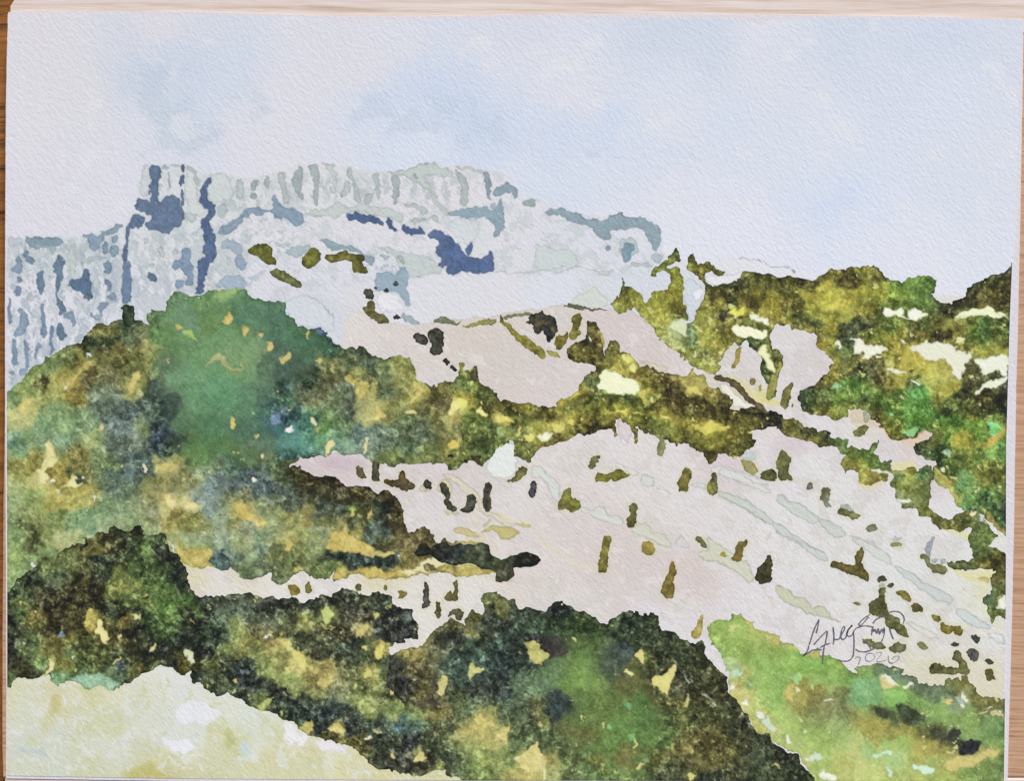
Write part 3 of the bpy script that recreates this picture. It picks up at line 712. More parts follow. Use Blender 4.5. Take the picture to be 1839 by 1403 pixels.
LEFTW_OUT = """F -90,930 40,830 100,780 160,750 200,690 230,640 290,630 330,570 400,545 440,500 480,465 560,460 590,470 600,420 640,370 690,340 800,320 870,290 1000,320 1060,345 1040,290 1070,250 1150,225 1190,235 1200,170 1240,110 1290,90 1350,130 1420,135 1500,100 1600,75 1750,70 G 150,70 200,120 250,150 300,170 440,165 450,240 510,300 530,350 600,365 630,360 700,350 745,370 740,410 800,450 860,490 940,515 980,480 1020,480 1050,540 1100,565 1160,575 1270,545 1340,580 1370,650 1390,720 1440,760 1490,800 1520,860 1600,850 1700,900 1720,1100 1700,1250 1660,1330 1600,1330 1500,1330 1400,1330 1300,1330 1200,1350 1130,1330 1060,1300 1000,1270 900,1275 800,1255 720,1270 600,1285 540,1310 I 60,250 150,240 200,290 300,300 400,320 500,370 560,360 640,370 720,420 800,400 860,470 900,540 910,620 950,700 1040,660 1100,720 1140,770 1200,750 1300,780 1400,790 1480,780 1520,850 1600,930 1560,1000 1400,1005 1300,1010 1150,1000 1040,1000 960,1030 850,1040 740,1030 680,1040 600,1015 520,1010 490,1030 410,1045 390,960 370,1040 310,1040 220,1030 200,990 100,1010 70,1050 0,1085 R 1010,1050 990,990 900,1030 850,1050 780,1030 700,960 620,975 580,960 500,970 400,960 340,910 290,830 250,760 225,700 M 1330,900 1150,700 1000,700 800,640 560,720 300,820 130,960 60,1100 -90,1100"""
LEFTW_P = """b7a244 F 560,690 480,720 460,780 500,800 580,690 660,610 640,580 600,590
2c3a20/f5/o.8 F 620,460 680,410 760,430 830,410 870,450 840,480 760,490 700,510 640,490
3f3c1a/f5/o.8 F 260,720 350,700 360,760 290,800 260,770
3c401c/f5/o.8 F 490,560 570,550 590,600 520,610
c2a23c F 1580,300 1640,260 1655,210 1670,290 1640,320 1600,320
c0a850 F 1740,340 1780,370 1780,410 1750,420
c8a850 F 1265,340 1300,350 1290,380 1270,370
8fae48 F 1300,380 1350,370 1420,430 1400,440 1330,420
9ea060 F 1460,620 1530,540 1600,550 1620,620 1700,640 1760,640 1740,665 1640,650 1560,580 1500,600 1470,650
c2a95c F 1655,1010 1695,990 1690,1085 1665,1085
c8b878 F 715,1070 740,1035 750,1100 720,1105
bfae58 F 1115,1350 1140,1320 1270,1330 1300,1370 1240,1399 1100,1399
d6ca80 F 340,1170 370,1180 390,1250 400,1300 440,1290 380,1340 340,1360 300,1399 260,1399 310,1330 330,1260
d8cc84 M 350,0 400,0 400,60 340,90 330,200 300,200 280,110 250,120 260,90 320,70
d8cc84 M 500,170 540,130 560,180 600,190 560,215 500,220 400,240 440,250 430,280 380,250 480,210
8a7a24/f4 M 330,70 430,60 480,130 490,200 420,220 340,150
e0dcd8 M 350,190 385,165 405,185 370,210
e0dcd8 M 580,140 600,150 590,175
e0dcc8 M 680,280 700,290 690,340 675,330
4a5c54 M 470,90 510,80 510,130 480,145
44543c M 545,140 585,140 580,190 550,190
dcc87c M 1190,300 1220,260 1240,300 1280,340 1260,360 1240,380 1200,350
d9c878 M 1320,340 1400,320 1430,370 1340,375
d8cfa0 M 1440,550 1480,555 1475,580
d8c890 M 210,1000 240,1000 235,1020
dcd0b0 M 1025,70 1050,65 1060,110 1035,115
e0dcd8 M 1815,160 1839,150 1839,195 1820,190
bfae54 M 1110,60 1140,40 1270,50 1290,80 1240,100 1100,120
e2deda M 95,930 140,880 130,930 105,950
e2deda M 220,770 250,755 240,790
b4a040 M 1250,650 1350,660 1480,680 1500,650 1530,680 1500,760 1520,810 1400,800 1330,760 1300,720
46605c M 1500,760 1520,700 1560,670 1620,690 1660,790 1600,825 1560,790
e2dcd4 R 860,310 890,310 900,350 870,360
d4cfa8 R 900,140 940,140 925,160
bfa23c/f4 R 720,460 800,520 860,570 940,620 940,670 890,650 830,620 760,600 730,540
d8c480 R 860,620 900,600 920,640 880,670
bfa84a R 1090,830 1100,740 1130,740 1140,780 1110,850
bfa440/f4 R 1420,720 1500,700 1520,640 1540,700 1600,750 1660,790 1740,850 1650,860 1560,890 1530,840 1440,830 1370,830 1400,770
c8b450 R 1480,750 1520,720 1510,800 1480,800
4a6420 I 500,620 520,500 550,520 550,600 520,610
bfae48 I 505,590 530,580 545,520 550,600 520,610
b8a444 I 640,600 680,520 690,560 660,600
c2ae54 I 740,860 800,840 850,860 780,870 740,890 640,890 560,860 640,850
2e3c32/f4 I 340,860 480,850 560,870 640,870 740,880 860,880 880,930 780,960 640,950 500,990 480,930 370,890
b8a038 I 500,1000 600,970 700,955 740,990 860,980 1000,960 1040,1000 860,1035 680,1035 600,1010
b49c38 I 400,1040 400,960 480,955 495,1000 470,1030
b8a444 I 90,1000 120,970 160,950 200,995
d4ca98 I 850,990 1000,960 1060,880 1150,880 1200,940 1100,960 1040,990 900,1020
6c6038 I 1030,950 1090,920 1120,940 1110,980 1040,985
94802e I 1130,940 1210,930 1220,980 1190,1005 1130,990
b09c40 I 1260,950 1380,930 1460,960 1550,990 1440,1010 1300,1015
e2ded8 I 860,860 885,865 880,885
c8ac50 G 0,290 40,270 75,290 60,320 20,330
c2ac50 G 145,340 180,350 185,400 150,420
c2aa50 G 260,400 300,380 305,420 280,425
c0a854 G 305,470 340,445 370,490 350,520 310,510
b8a850 G 400,570 480,530 500,575 440,600 410,625
b8ac50 G 665,590 700,585 735,610 700,615
b8a838 G 595,370 620,370 625,420 610,440
d8cc8c G 390,790 420,800 400,820
5a6fa0/o.8 G 640,365 700,350 745,370 745,410 680,400
6c84a8/o.7 G 330,1010 400,960 470,920 430,1000 400,1050 350,1040
1f3c44/f6/o.7 G 400,1000 470,950 560,900 600,900 560,1000 500,1050 420,1060
e6e2e0 G 450,1110 460,1080 490,1055 520,1060 500,1100
e2dcc8 G 465,940 490,930 475,955
c8c894 G 625,1020 650,1005 680,1030 670,1060 640,1055
9aa860 G 640,1070 690,1060 680,1110 650,1100
c2b054 G 60,1000 95,990 95,1085 70,1085
c8a850 G 225,1120 260,1100 245,1155 225,1155
dcd8c0 G 265,1265 295,1255 285,1280
d8c87c G 740,1180 800,1160 810,1210 770,1250 740,1290
dccc8c G 1010,1140 1035,1130 1035,1260 1000,1275 1020,1200
c2ac4c G 1080,1030 1090,890 1130,940 1180,980 1140,1000 1100,1030
b4a440 G 880,700 920,690 960,740 1040,760 1070,800 1020,850 970,850 960,770 900,730
d0c070 G 1300,970 1330,930 1370,930 1390,960 1350,970
ccb858 G 1340,900 1380,830 1400,770 1440,790 1390,860 1370,920
e2deda G 1275,715 1295,715 1290,735
dcd070 G 1660,850 1720,840 1760,890 1740,930 1680,940 1640,1000 1620,980 1640,910
c8a43c/f4 G 1740,830 1780,850 1800,920 1740,960 1770,900
d0b23c/f4 G 1620,1190 1680,1150 1690,1200 1660,1240
e4e0de G 1760,1180 1790,1180 1780,1240 1760,1250
e2deda F 615,545 640,545 630,568
e2deda F 455,775 480,775 465,800
c8ac48/f5/o.8 F 150,880 240,840 210,920 170,980 140,960
c2ae50/f4 F 940,700 1000,680 990,780 960,830 920,790"""

RIDGE_OUT = """H -260,620 0,700 60,680 140,660 160,620 175,560 165,520 200,515 222,545 225,590 255,575 290,565 310,600 310,660 380,700 430,712 480,790 540,790 600,818 680,822 740,848 800,848 870,825 950,780 1030,735 1060,680 1085,620 1120,598 1150,590 1150,540 1080,530 1000,525 960,490 950,430 1000,390 1070,380 1100,320 1105,230 1120,220 1160,260 1200,340 1215,440 1225,470 1240,400 1290,370 1320,400 1325,460 1400,470 1450,510 1480,560 1540,540 1600,600 1660,590 1700,610 1780,630 1839,600 D 430,960 450,1030 500,1010 520,1100 600,1110 640,1150 680,1160 700,1250 780,1280 850,1310 900,1290 960,1290 1020,1290 S 900,480 880,520 820,510 760,520 690,530 670,545 700,600 690,640 640,690 600,720 560,740 500,715 450,700 410,740 370,760 330,700 270,660 200,630 150,650 100,610 60,580 0,580 H 1580,1050 1500,1020 1450,990 1460,1060 1450,1085 1420,1060 1410,970 1350,945 1300,935 1310,1000 1330,1040 1300,1050 1290,1000 1200,1010 1100,1040 1000,1060 950,1090 870,1110 800,1130 760,1140 720,1190 690,1240 640,1230 580,1200 590,1100 550,1090 480,1130 400,1190 380,1230 340,1270 300,1240 290,1220 220,1240 160,1300 100,1300 80,1240 -40,1230 -100,1000"""
RIDGE = """780,720,5c5c34 800,700,6c6434 790,740,4c4c34 820,690,5c6c4c 830,660,a09030 838,672,647044 850,670,44402a 840,690,4c6038 860,700,505c2c 830,710,94842c 845,712,a88830 820,725,d8cc70 870,710,44502c 880,730,4c4824 860,750,50602c 830,760,54642c 850,780,5c6434 870,770,4c5c34 905,725,4c4c24 915,735,3c3818 935,730,8c7c28 950,735,7c7024 930,750,44481f 960,750,4c5030 990,740,44401c 980,750,44401c 1010,722,a08c24 1030,712,b09828 1040,705,948024 1000,735,8c7c28 1020,735,54582c 1040,720,4c4c28 1060,690,4c5030 1070,680,5c6444 1050,680,384428 1080,700,445430 1060,720,445424 1090,725,5c6024 1100,715,384420 1120,710,34401f 1140,720,384420 1080,740,7c7424 1110,740,908428 1130,740,848020 1050,750,7c7420 1030,755,94882c 1080,745,5c5c20 1100,750,948824 1020,760,c0b050 1000,770,c8bc58 980,770,b0a43c 960,760,a89c3c 940,755,505c2c 930,770,4c5c34 910,755,c0a840 900,750,c8b458 920,780,5c6438 900,775,44543c 890,790,50602c 870,790,445434 1000,785,4c4420 1020,780,6c6424 1040,765,4c4c1f 1060,770,241f14 1080,765,2c2414 1040,772,3c3418 1090,760,5c481c 1110,760,74601f 1140,770,5c581c 1150,780,4c4c24 1170,785,4c4420
1020,640,4c441c 1030,630,5c5428 1050,640,4c441f 1060,620,3c3820 1055,590,4c4424 1065,600,443c20 1070,630,4c4424 1090,640,5c5c30 1100,630,646030 1085,660,44401c 1075,665,544c24 1110,650,a8983c 1120,655,8c8430 1115,670,8c7c28 1140,660,c8c070 1150,655,b0a454 1130,680,74682c 1150,670,5c5020 1160,665,544820 1170,670,3c341c 1180,690,4c441f 1160,690,64581c 1150,700,7c7c30 1160,710,8c8c34 1150,720,58682c 1170,720,748444 1165,700,a89c34
1180,660,5c5028 1200,670,44381f 1190,690,4c401c 1210,700,3c3420 1200,710,342c1c 1220,720,3c341c 1180,730,4c3c18 1220,740,4c4420 1240,740,3c3820 1260,720,443c20 1270,740,403820 1240,760,847824 1260,770,94882c 1280,770,a09024 1210,755,a08c24 1190,750,8c8024 1200,770,6c7434 1220,780,6c7028 1180,770,5c6c38 1250,790,6c7024 1270,800,7c7824 1290,790,8c842c 1300,780,847c28 1320,770,5c5420 1320,750,44401f 1300,740,3c3820 1280,745,443c20 1340,760,54501c 1350,750,74682c 1340,790,4c4c1c 1330,800,44441c 1310,810,5c5c24 1290,810,4c481f 1270,820,4c4024 1250,800,5c5820 1230,790,4c4420 1200,790,4c4420 1160,790,6c7434 1300,700,54482c 1310,715,443c20 1350,740,3c3424 1370,745,24241f 1385,740,1f1f1c 1380,760,282620 1395,755,242420
1190,655,8c7c40 1210,680,9c8c44 1230,690,a0904c 1250,700,a89c5c 1240,680,948440 1260,690,948844 1290,700,94843c 1270,710,8c7c34 1180,650,948434 1220,670,a8964c 1260,660,9c9040"""
RIDGE_P = """dfe2c8 H 1180,620 1240,580 1300,590 1370,640 1400,630 1490,710 1450,740 1380,760 1330,765 1250,740 1190,730 1170,690 1195,660
d4cc60 H 110,830 160,780 250,790 230,830 180,870 100,915
d8d080 H 290,860 330,830 400,900 340,910 300,880
d0c060 H 430,915 500,910 540,920 570,970 500,960 440,950
d0c064 H 600,960 625,1000 625,1050 600,1040
c8b858 H 840,970 900,955 930,990 940,1020 880,1020 860,1010
c8bc5c H 660,1060 700,1040 720,1080 690,1110 660,1090
dedccc H 720,1070 780,1030 850,1010 820,1060 780,1085
ccb850 H 950,940 1010,925 1010,980 970,985
c8b840 H 1210,830 1240,880 1300,880 1390,840 1350,900 1240,895
b0a440 H 1440,740 1500,720 1530,740 1520,850 1480,800
c8bc5c H 1620,900 1680,895 1720,940 1660,920
e2deda H 1110,360 1125,355 1125,385
d8cc70 H 1405,520 1440,530 1470,560 1440,600 1410,560
c8b44c/f4 D 360,1110 440,1100 490,1160 400,1150
ccbc48 H 980,780 1030,740 1030,770 960,800 900,810
c2b040 S 230,500 330,490 400,450 460,500 530,520 500,540 400,540 350,580 300,540
c8bc60 H 1340,480 1400,470 1440,510 1380,520
d8d09c H 660,1150 690,1160 690,1180"""

UPR_OUT = """C 1180,1190 1240,1130 1250,1060 1275,1005 1290,1050 1350,1070 1440,1180 1490,1090 1560,1100 1610,1070 1620,1000 1600,945 1520,950 1500,980 1470,970 1480,940 1520,910 1560,870 1610,830 1650,790 1680,830 1670,880 1600,890 1590,920 1650,930 1695,960 1700,1040 1700,1150 1740,1230 1735,1290 1690,1300 D 350,650 420,640 450,560 490,480 520,400 500,350 460,330 440,280 370,250 390,190 390,130 420,125 455,200 450,240 490,220 530,200 570,220 600,250 640,270 600,290 540,265 505,280 510,330 560,380 680,355 750,320 800,265 850,270 900,290 1000,290 1040,310 1140,310 1200,320 1280,325 1340,290 1410,255 1460,265 1560,245 1650,245 1720,225 1760,240 1800,310 E 850,320 900,345 980,350 1000,300 1060,310 1150,295 1195,350 1190,400 1160,440 1200,480 1250,505 1320,490 1400,450 1430,440 1440,380 1480,345 1560,330 1640,290 1700,270 1740,225 1800,215 1800,900 1790,1399 K 1790,1000 1700,960 1650,910 1560,830 1480,790 1420,790 1380,760 1290,640 1180,560 1200,460 1150,420 1080,390 1060,340 1090,300 1150,290 1190,230 1120,220 1060,260 950,290 870,270 800,170 750,140 700,70 620,50 590,80 580,130 450,130 330,100 250,60 215,10 E 210,1180 230,1130 350,1090 350,1060 440,1000 440,960 470,930 440,900 370,820 360,730 330,700 200,700 150,650 100,670 60,640 30,670 20,760 50,830 110,920 80,980 70,1060 60,1180 10,1200 0,1100 -60,1010 -40,880 -110,830 -150,770 D 760,800 700,775 680,820 620,880 600,930 620,980 570,1010 520,1000 430,960 300,860 220,780 130,690 60,600 0,530 C 1400,1180 1300,1230 1240,1250 1200,1210"""
UPR_CLIP = """X 1100,400 1820,400 1818,480 1815,560 1812,660 1810,800 1807,1000 1100,1000"""
UPR = """1115,545,84842c 1120,515,4c5034 1125,540,5a5828 1140,530,807c2c 1150,545,94902c 1160,560,8c8c34 1210,460,4c5430 1200,470,5c642c 1190,480,6c7030 1205,490,7c7c28 1215,500,74741c 1220,530,84801c 1215,550,6c681c 1200,560,8c8824 1185,540,7c781c 1175,560,948c24 1225,565,5c5818 1165,590,b0ac54 1180,590,989838 1190,610,9c9c44 1170,600,74702c 1180,620,74702c 1200,640,84842c 1215,620,a8ac6c 1220,600,bcc8a8 1235,590,506444 1240,600,4c5c30 1240,615,5c6c44 1225,640,8c8c34 1240,640,7c7c3c 1260,650,84842c 1265,640,687460 1245,455,4c502c 1240,480,605c24 1260,485,7c7420 1270,480,5c6028 1290,485,5c5c28 1260,510,5c5820 1275,530,444020 1265,560,84802c 1270,580,8c8830 1270,600,98942c 1260,610,a09c3c 1280,610,948c2c 1290,620,7c7428 1290,590,6c6424 1300,570,34302c 1295,550,9c9430 1310,540,30302c 1310,520,3c3c24 1330,510,4c5030 1345,495,54582c 1360,495,444828 1380,500,4c4c24 1400,505,3c3c20 1420,510,545424 1450,510,30301c 1430,500,505424 1340,530,4c4424 1360,530,6c641c 1390,540,84781c 1370,560,9c8c24 1400,560,948424 1420,540,4c441c 1430,560,4c4820 1440,545,50501c 1420,580,747030 1435,580,3c4424 1340,560,746820 1335,555,c0b830 1320,550,807820 1350,545,443c20 1380,580,a08c34 1400,580,94803c 1430,590,98883c 1450,590,8c7c34 1470,580,3c4c38 1460,575,4c5838 1490,570,807c20 1485,600,84782c 1495,590,9c901c 1485,620,8c7c1c 1500,620,94841c 1500,640,84782c 1450,530,a89c20 1480,520,b0a42c 1500,540,b8b038 1520,560,b0a834 1480,540,a8a020 1520,530,a89c20 1560,520,a09820 1590,520,908c20 1460,550,a49820 1500,490,605c28 1530,500,383018 1520,505,342c18 1560,495,6c6c28 1590,485,5c5c3c 1580,490,4c4820 1600,500,4c542c 1540,490,6c6c20 1470,495,605828 1560,550,8c7c20 1590,545,4c5c24 1580,560,3c4820 1560,580,40402c
1610,510,4c7828 1600,530,6c8824 1640,510,648838 1660,515,547834 1650,500,68903c 1670,510,3f5c2c 1645,535,4c6c30 1620,535,748830 1620,550,4c6028 1660,545,5c7c3c 1680,555,3c4c28 1700,545,38382c 1720,545,343430 1740,530,3a3a24 1750,510,343428 1780,505,3c4020 1800,490,3c4034 1770,530,504c24 1790,540,605024 1800,520,4c4020 1800,560,3c3c20 1700,565,2c302a 1690,560,38403c
1540,590,2c342c 1515,595,2a302c 1525,610,2f3c3c 1510,625,4c6c50 1520,640,50684c 1560,590,4c5024 1580,580,505c2c 1600,590,4c6828 1560,610,5c6c24 1590,600,64701c 1620,580,6c7c30 1640,590,5c5c28 1635,595,2c302c 1660,580,4c5c2c 1680,580,5c5c24 1690,600,343018 1660,600,7c6c28 1700,580,a8a43c 1720,580,8c8c38 1740,580,6c742c 1720,600,74642c 1760,590,3c6c38 1770,600,34502c 1750,600,3c5c24 1800,590,4c6028 1790,610,54582c 1740,610,6c6c24 1720,625,787034 1620,600,807420 1560,620,7c6c28 1590,620,6c6420 1600,610,8c7c20 1600,640,a49828 1630,640,a8982c 1650,640,a8942c 1620,660,b0a034 1650,665,ac9c2c 1680,660,b0a440 1700,680,b8b058 1700,700,a89c2c 1715,695,a49420 1660,685,c0b44c 1640,670,b0a030 1680,640,908834 1600,660,b8b060 1610,650,5c5820 1580,650,545428 1560,640,7c7034 1540,650,746828 1530,640,5c642c 1515,660,94903c 1500,670,7c6424 1490,680,6c5c20 1475,690,4c4020 1510,670,5c4c28 1540,665,30302c 1560,670,3c3c34 1580,675,443c24 1550,680,4c7430 1520,685,3c7434 1530,690,447830 1480,710,4c5c40 1450,705,344838 1440,720,2c3c30 1460,720,3c4c30 1480,730,5c5824 1500,715,4c6c28 1520,710,5c7c2c 1540,700,508030 1560,700,50742c 1580,690,4c502c 1600,690,6c6024 1610,680,a09430 1640,690,34402c 1650,705,348040 1620,710,4c7034 1600,720,4c6c28 1580,720,487030 1550,720,3c4c34 1560,730,4c5028 1540,740,5c6828 1500,740,747028 1470,740,6c6424 1520,745,748034 1600,740,4c7c24 1630,730,488038 1660,730,3c7434 1680,720,807428 1640,760,4c8030 1660,760,4c8428 1690,750,3c7030 1700,730,2c3820 1720,720,38401f 1740,700,2c2c28 1730,710,383c30 1760,710,4c4820 1770,730,343420 1800,700,34343c 1790,740,24281e 1800,720,2c2c24 1740,740,4c5020 1720,760,487820 1750,760,5c8c20 1790,755,5c7c2c 1700,770,4c7824
1765,635,a8a434 1780,630,908c2c 1795,640,9c942c 1755,650,807834 1735,640,6c6434 1745,660,545434 1760,690,4c4c38 1740,690,3c3c34 1780,675,545c48 1790,700,403c24
1580,745,504c20 1600,760,5c6420 1610,780,5c5c20 1590,770,807030 1650,750,3c7020 1670,790,7c7038 1690,780,4c5c28 1700,790,3c6424 1720,780,a08c20 1730,790,a88c1c 1740,785,8c8824 1760,780,4c7c28 1790,785,8c7c28 1770,800,a0782c 1800,800,44783c 1660,800,34402c 1650,795,2c3428 1680,810,2c4828 1690,825,203420 1720,820,4c5c28 1740,820,545c20 1760,820,3c5c28 1780,820,4c7c38 1700,840,3c5824 1730,860,5c9060 1740,870,609868 1760,860,6c6828 1780,850,5c5824 1790,870,5c6424 1720,880,4c7440 1750,890,3c6838 1770,900,2f4c30 1790,890,5c7c4c 1730,910,4c7c4c 1760,920,3c5434 1780,930,24402c 1800,920,2f4c3c 1790,940,4c7850 1800,960,707c48 1770,945,88a060 1750,930,7c8c44 1700,870,7c7c38 1690,860,b0a868 1720,900,a49448
1310,620,7c7428 1330,600,5c6030 1345,580,54602c 1370,580,74702c 1360,600,4c5c2c 1300,640,8c8434 1280,650,94903c 1310,590,6c6424 1330,570,605c28 1380,610,5c6034 1375,640,6c7434 1390,650,4c4c28 1400,660,5c5c30 1370,665,34442c 1365,655,2c3c24 1385,610,3c4820 1350,615,3c4c38"""
UPR_P = """dfe2cc/f3 D 700,680 800,655 880,690 940,690 935,745 870,755 760,740 710,700
e0dfdc D 820,580 870,590 950,600 955,650 900,630 840,620
dce0dc/f3 E 810,580 830,540 900,535 980,545 960,575 1010,600 1130,560 1165,590 1100,600 1050,615 990,600 930,580 880,590
dce3e0/f3 E 1010,570 1030,535 1080,530 1120,560 1090,600 1040,612
dcdfc4 E 1335,600 1380,560 1430,560 1460,530 1540,540 1610,520 1640,560 1700,580 1720,605 1600,600 1500,590 1400,610
dcd8da E 600,750 650,750 680,790 740,800 800,790 860,820 840,850 780,860 740,880 690,900 690,850 640,860 600,840 620,800
dcd8da E 460,790 510,770 520,825
d6d4d2 E 1000,800 1080,790 1130,770 1160,800 1220,790 1280,770 1330,800 1350,830 1400,860 1450,830 1460,880 1420,960 1400,1040 1370,1040 1320,1000 1300,920 1200,900 1130,910 1120,870 1060,840
d0d09c E 1340,780 1360,735 1420,760 1400,780 1350,800
d8dadc E 1500,890 1560,890 1640,870 1700,880 1725,870 1720,1010 1690,1020 1640,980 1560,1020 1500,960 1480,900
d8dad8 E 1500,1140 1560,1060 1640,1050 1710,1010 1715,1060 1640,1100 1560,1110 1520,1160
e2dcd4 E 860,950 940,980 1000,1000 970,1010 890,990
e2dcd4 E 1010,1040 1090,1060 1100,1080 1050,1070
e2dcd0 E 760,875 830,885 830,905 780,905
dcd8da E 945,765 980,770 1010,790 960,790
5c5c34 E 780,950 850,900 870,910 850,950 790,970
5c5424 E 900,950 930,945 935,970 905,975
5c5424 E 1005,970 1030,955 1045,980 1025,1000
54583c E 1560,1040 1600,1000 1665,985 1660,1010 1600,1050
4a4a44 E 1420,930 1470,895 1480,930 1440,955
4c4c34 E 1405,975 1425,970 1425,990
4a4a38 E 1460,1020 1490,960 1510,1000 1555,1020 1540,1060 1500,1080 1480,1040 1440,1060
dcd8b4/f4 D 880,870 940,770 970,860 1000,940 1010,1000 960,980 950,900 900,870
7fb088 E 430,1105 480,1070 520,1080 500,1110
7cbc80 K 960,240 1050,180 1110,190 1060,230 1000,260
ccb89c/o.85 K 950,290 1060,250 1120,210 1170,240 1060,320
8cc488 K 860,100 890,90 905,120 880,130
62c088 K 1570,150 1640,140 1640,170 1610,210 1640,250 1600,230 1590,190
dce6e0 K 1605,245 1640,220 1650,235 1620,255
54b060/f4 K 1600,200 1640,170 1690,180 1620,260
7c9c8c K 1260,350 1310,350 1310,420 1250,380
e0dcc8 K 1260,500 1270,480 1285,515
dcdcc0 K 1635,620 1665,610 1660,635
a88434/f3 K 1560,330 1690,180 1710,190 1650,280 1580,340
a89848/f4/o.9 K 1240,500 1200,460 1220,540 1290,640 1400,760 1370,700 1290,560
94803c/f4/o.9 K 1520,740 1640,860 1710,930 1700,960 1600,870
e2dedc K 1250,490 1290,500 1280,520
c8c8a0 D 20,420 40,440 30,450
ccc43c/f3 D 660,590 700,540 740,570 790,530 800,560 760,600
dfe2dc D 715,590 735,595 725,620 712,610
c6ccb4/f4 D 250,650 330,600 370,620 400,680 350,740 300,700
52644c/f3 D 360,640 400,630 440,690 430,780 400,820 370,720"""

CHAIN_OUT = """K -200,60 -60,40 0,70 60,80 100,110 120,130 200,130 250,170 310,180 350,220 400,200 440,230 460,265 520,280 570,290 570,330 640,345 720,350 760,300 790,285 770,330 760,370 800,400 810,440 860,415 880,430 870,480 960,500 1040,480 1060,520 1080,480 1160,470 1200,520 1200,560 1150,600 1175,680 1150,760 1250,850 1300,870 1350,820 1380,800 1430,790 1520,800 1560,850 1600,900 1640,950 1600,1010 1560,1050 1640,1045 1690,1080 1790,1150 1790,1480 L 1790,480 1640,440 1610,480 1580,400 1550,300 1590,250 1610,150 1640,110 1620,90 1500,80 1410,100 1300,70 1280,40 1290,30 1400,30 1500,0 K 1480,1130 1470,1060 1440,1000 1450,930 1350,930 1220,920 1180,860 1090,820 1080,780 960,760 950,740 920,690 910,640 880,580 900,530 850,510 850,560 790,590 740,610 700,610 650,600 650,520 600,500 540,510 520,460 560,400 500,350 430,320 370,330 300,300 240,290 180,260 100,220 30,190 0,185 -200,170"""
CHAIN = """1350,745,44402a 1380,750,24241c 1395,750,1e1e1c 1370,760,30302a 1410,760,5c5024 1425,770,50502c 1420,780,808038 1440,785,343828 1455,775,383c28 1460,790,9c8834 1435,790,a08c44 1480,780,38402c 1485,785,2c3028 1475,800,4c4c20 1500,790,4c5c30 1510,800,5c7c44 1520,790,6c9068 1530,810,5c6830 1550,820,4c6c28 1560,830,586c28 1570,825,44642c 1525,835,807830 1540,840,7c7430 1555,850,74702c 1560,865,948834 1570,860,806c34 1585,855,706830 1590,830,4c6838 1595,825,4c503c 1570,800,546c38 1610,850,8ca058 1630,850,a09038 1640,845,948438 1620,870,606c2c 1625,880,5c5c24 1615,860,5c7454 1620,890,7c8c78 1625,905,6c7850 1655,850,2f5c38 1665,850,3c5c44 1670,840,5c7448 1655,830,6c5c38 1680,860,746c3c 1650,890,64743c 1660,900,687448 1655,870,6c7440 1640,905,6c7454 1665,920,6c6c28 1680,930,5c6030 1690,940,5c5c34 1700,945,54542c 1720,940,50502c 1725,930,54582c 1740,940,545c2c 1710,950,5c5c2c 1745,960,4c5c30 1760,930,6c7c68 1750,970,5c7040 1770,960,5c7038 1755,1000,507058 1770,990,5c7444 1780,1000,4c481c 1790,1010,443c1c 1770,1010,54481c 1800,1020,484420 1760,1005,5c5c34 1740,1015,444c34 1720,1015,4c5434 1710,1010,4c5034 1780,1030,605c28 1790,1040,544c28 1795,1060,5c6840 1785,1060,506440 1780,1080,506c50 1785,1100,5c6838 1800,1110,6c743c 1775,1075,4c6458"""
CHAIN_P = """dad8dc K 730,490 790,490 880,510 890,540 850,560 860,520 800,520 780,510
dadadc K 920,690 980,700 1010,690 1030,720 960,730 950,740
d0c07c/f3 K 1200,800 1240,780 1260,820 1300,860 1250,840
d8d8da L 1640,320 1700,270 1710,370 1660,370 1630,340
b8a860 L 1620,290 1690,270 1640,310
c8cccc K 1510,820 1540,815 1550,860 1520,870
d8ccae K 1440,800 1500,790 1520,800 1480,840
d8ccb0 K 1550,860 1580,880 1570,900"""

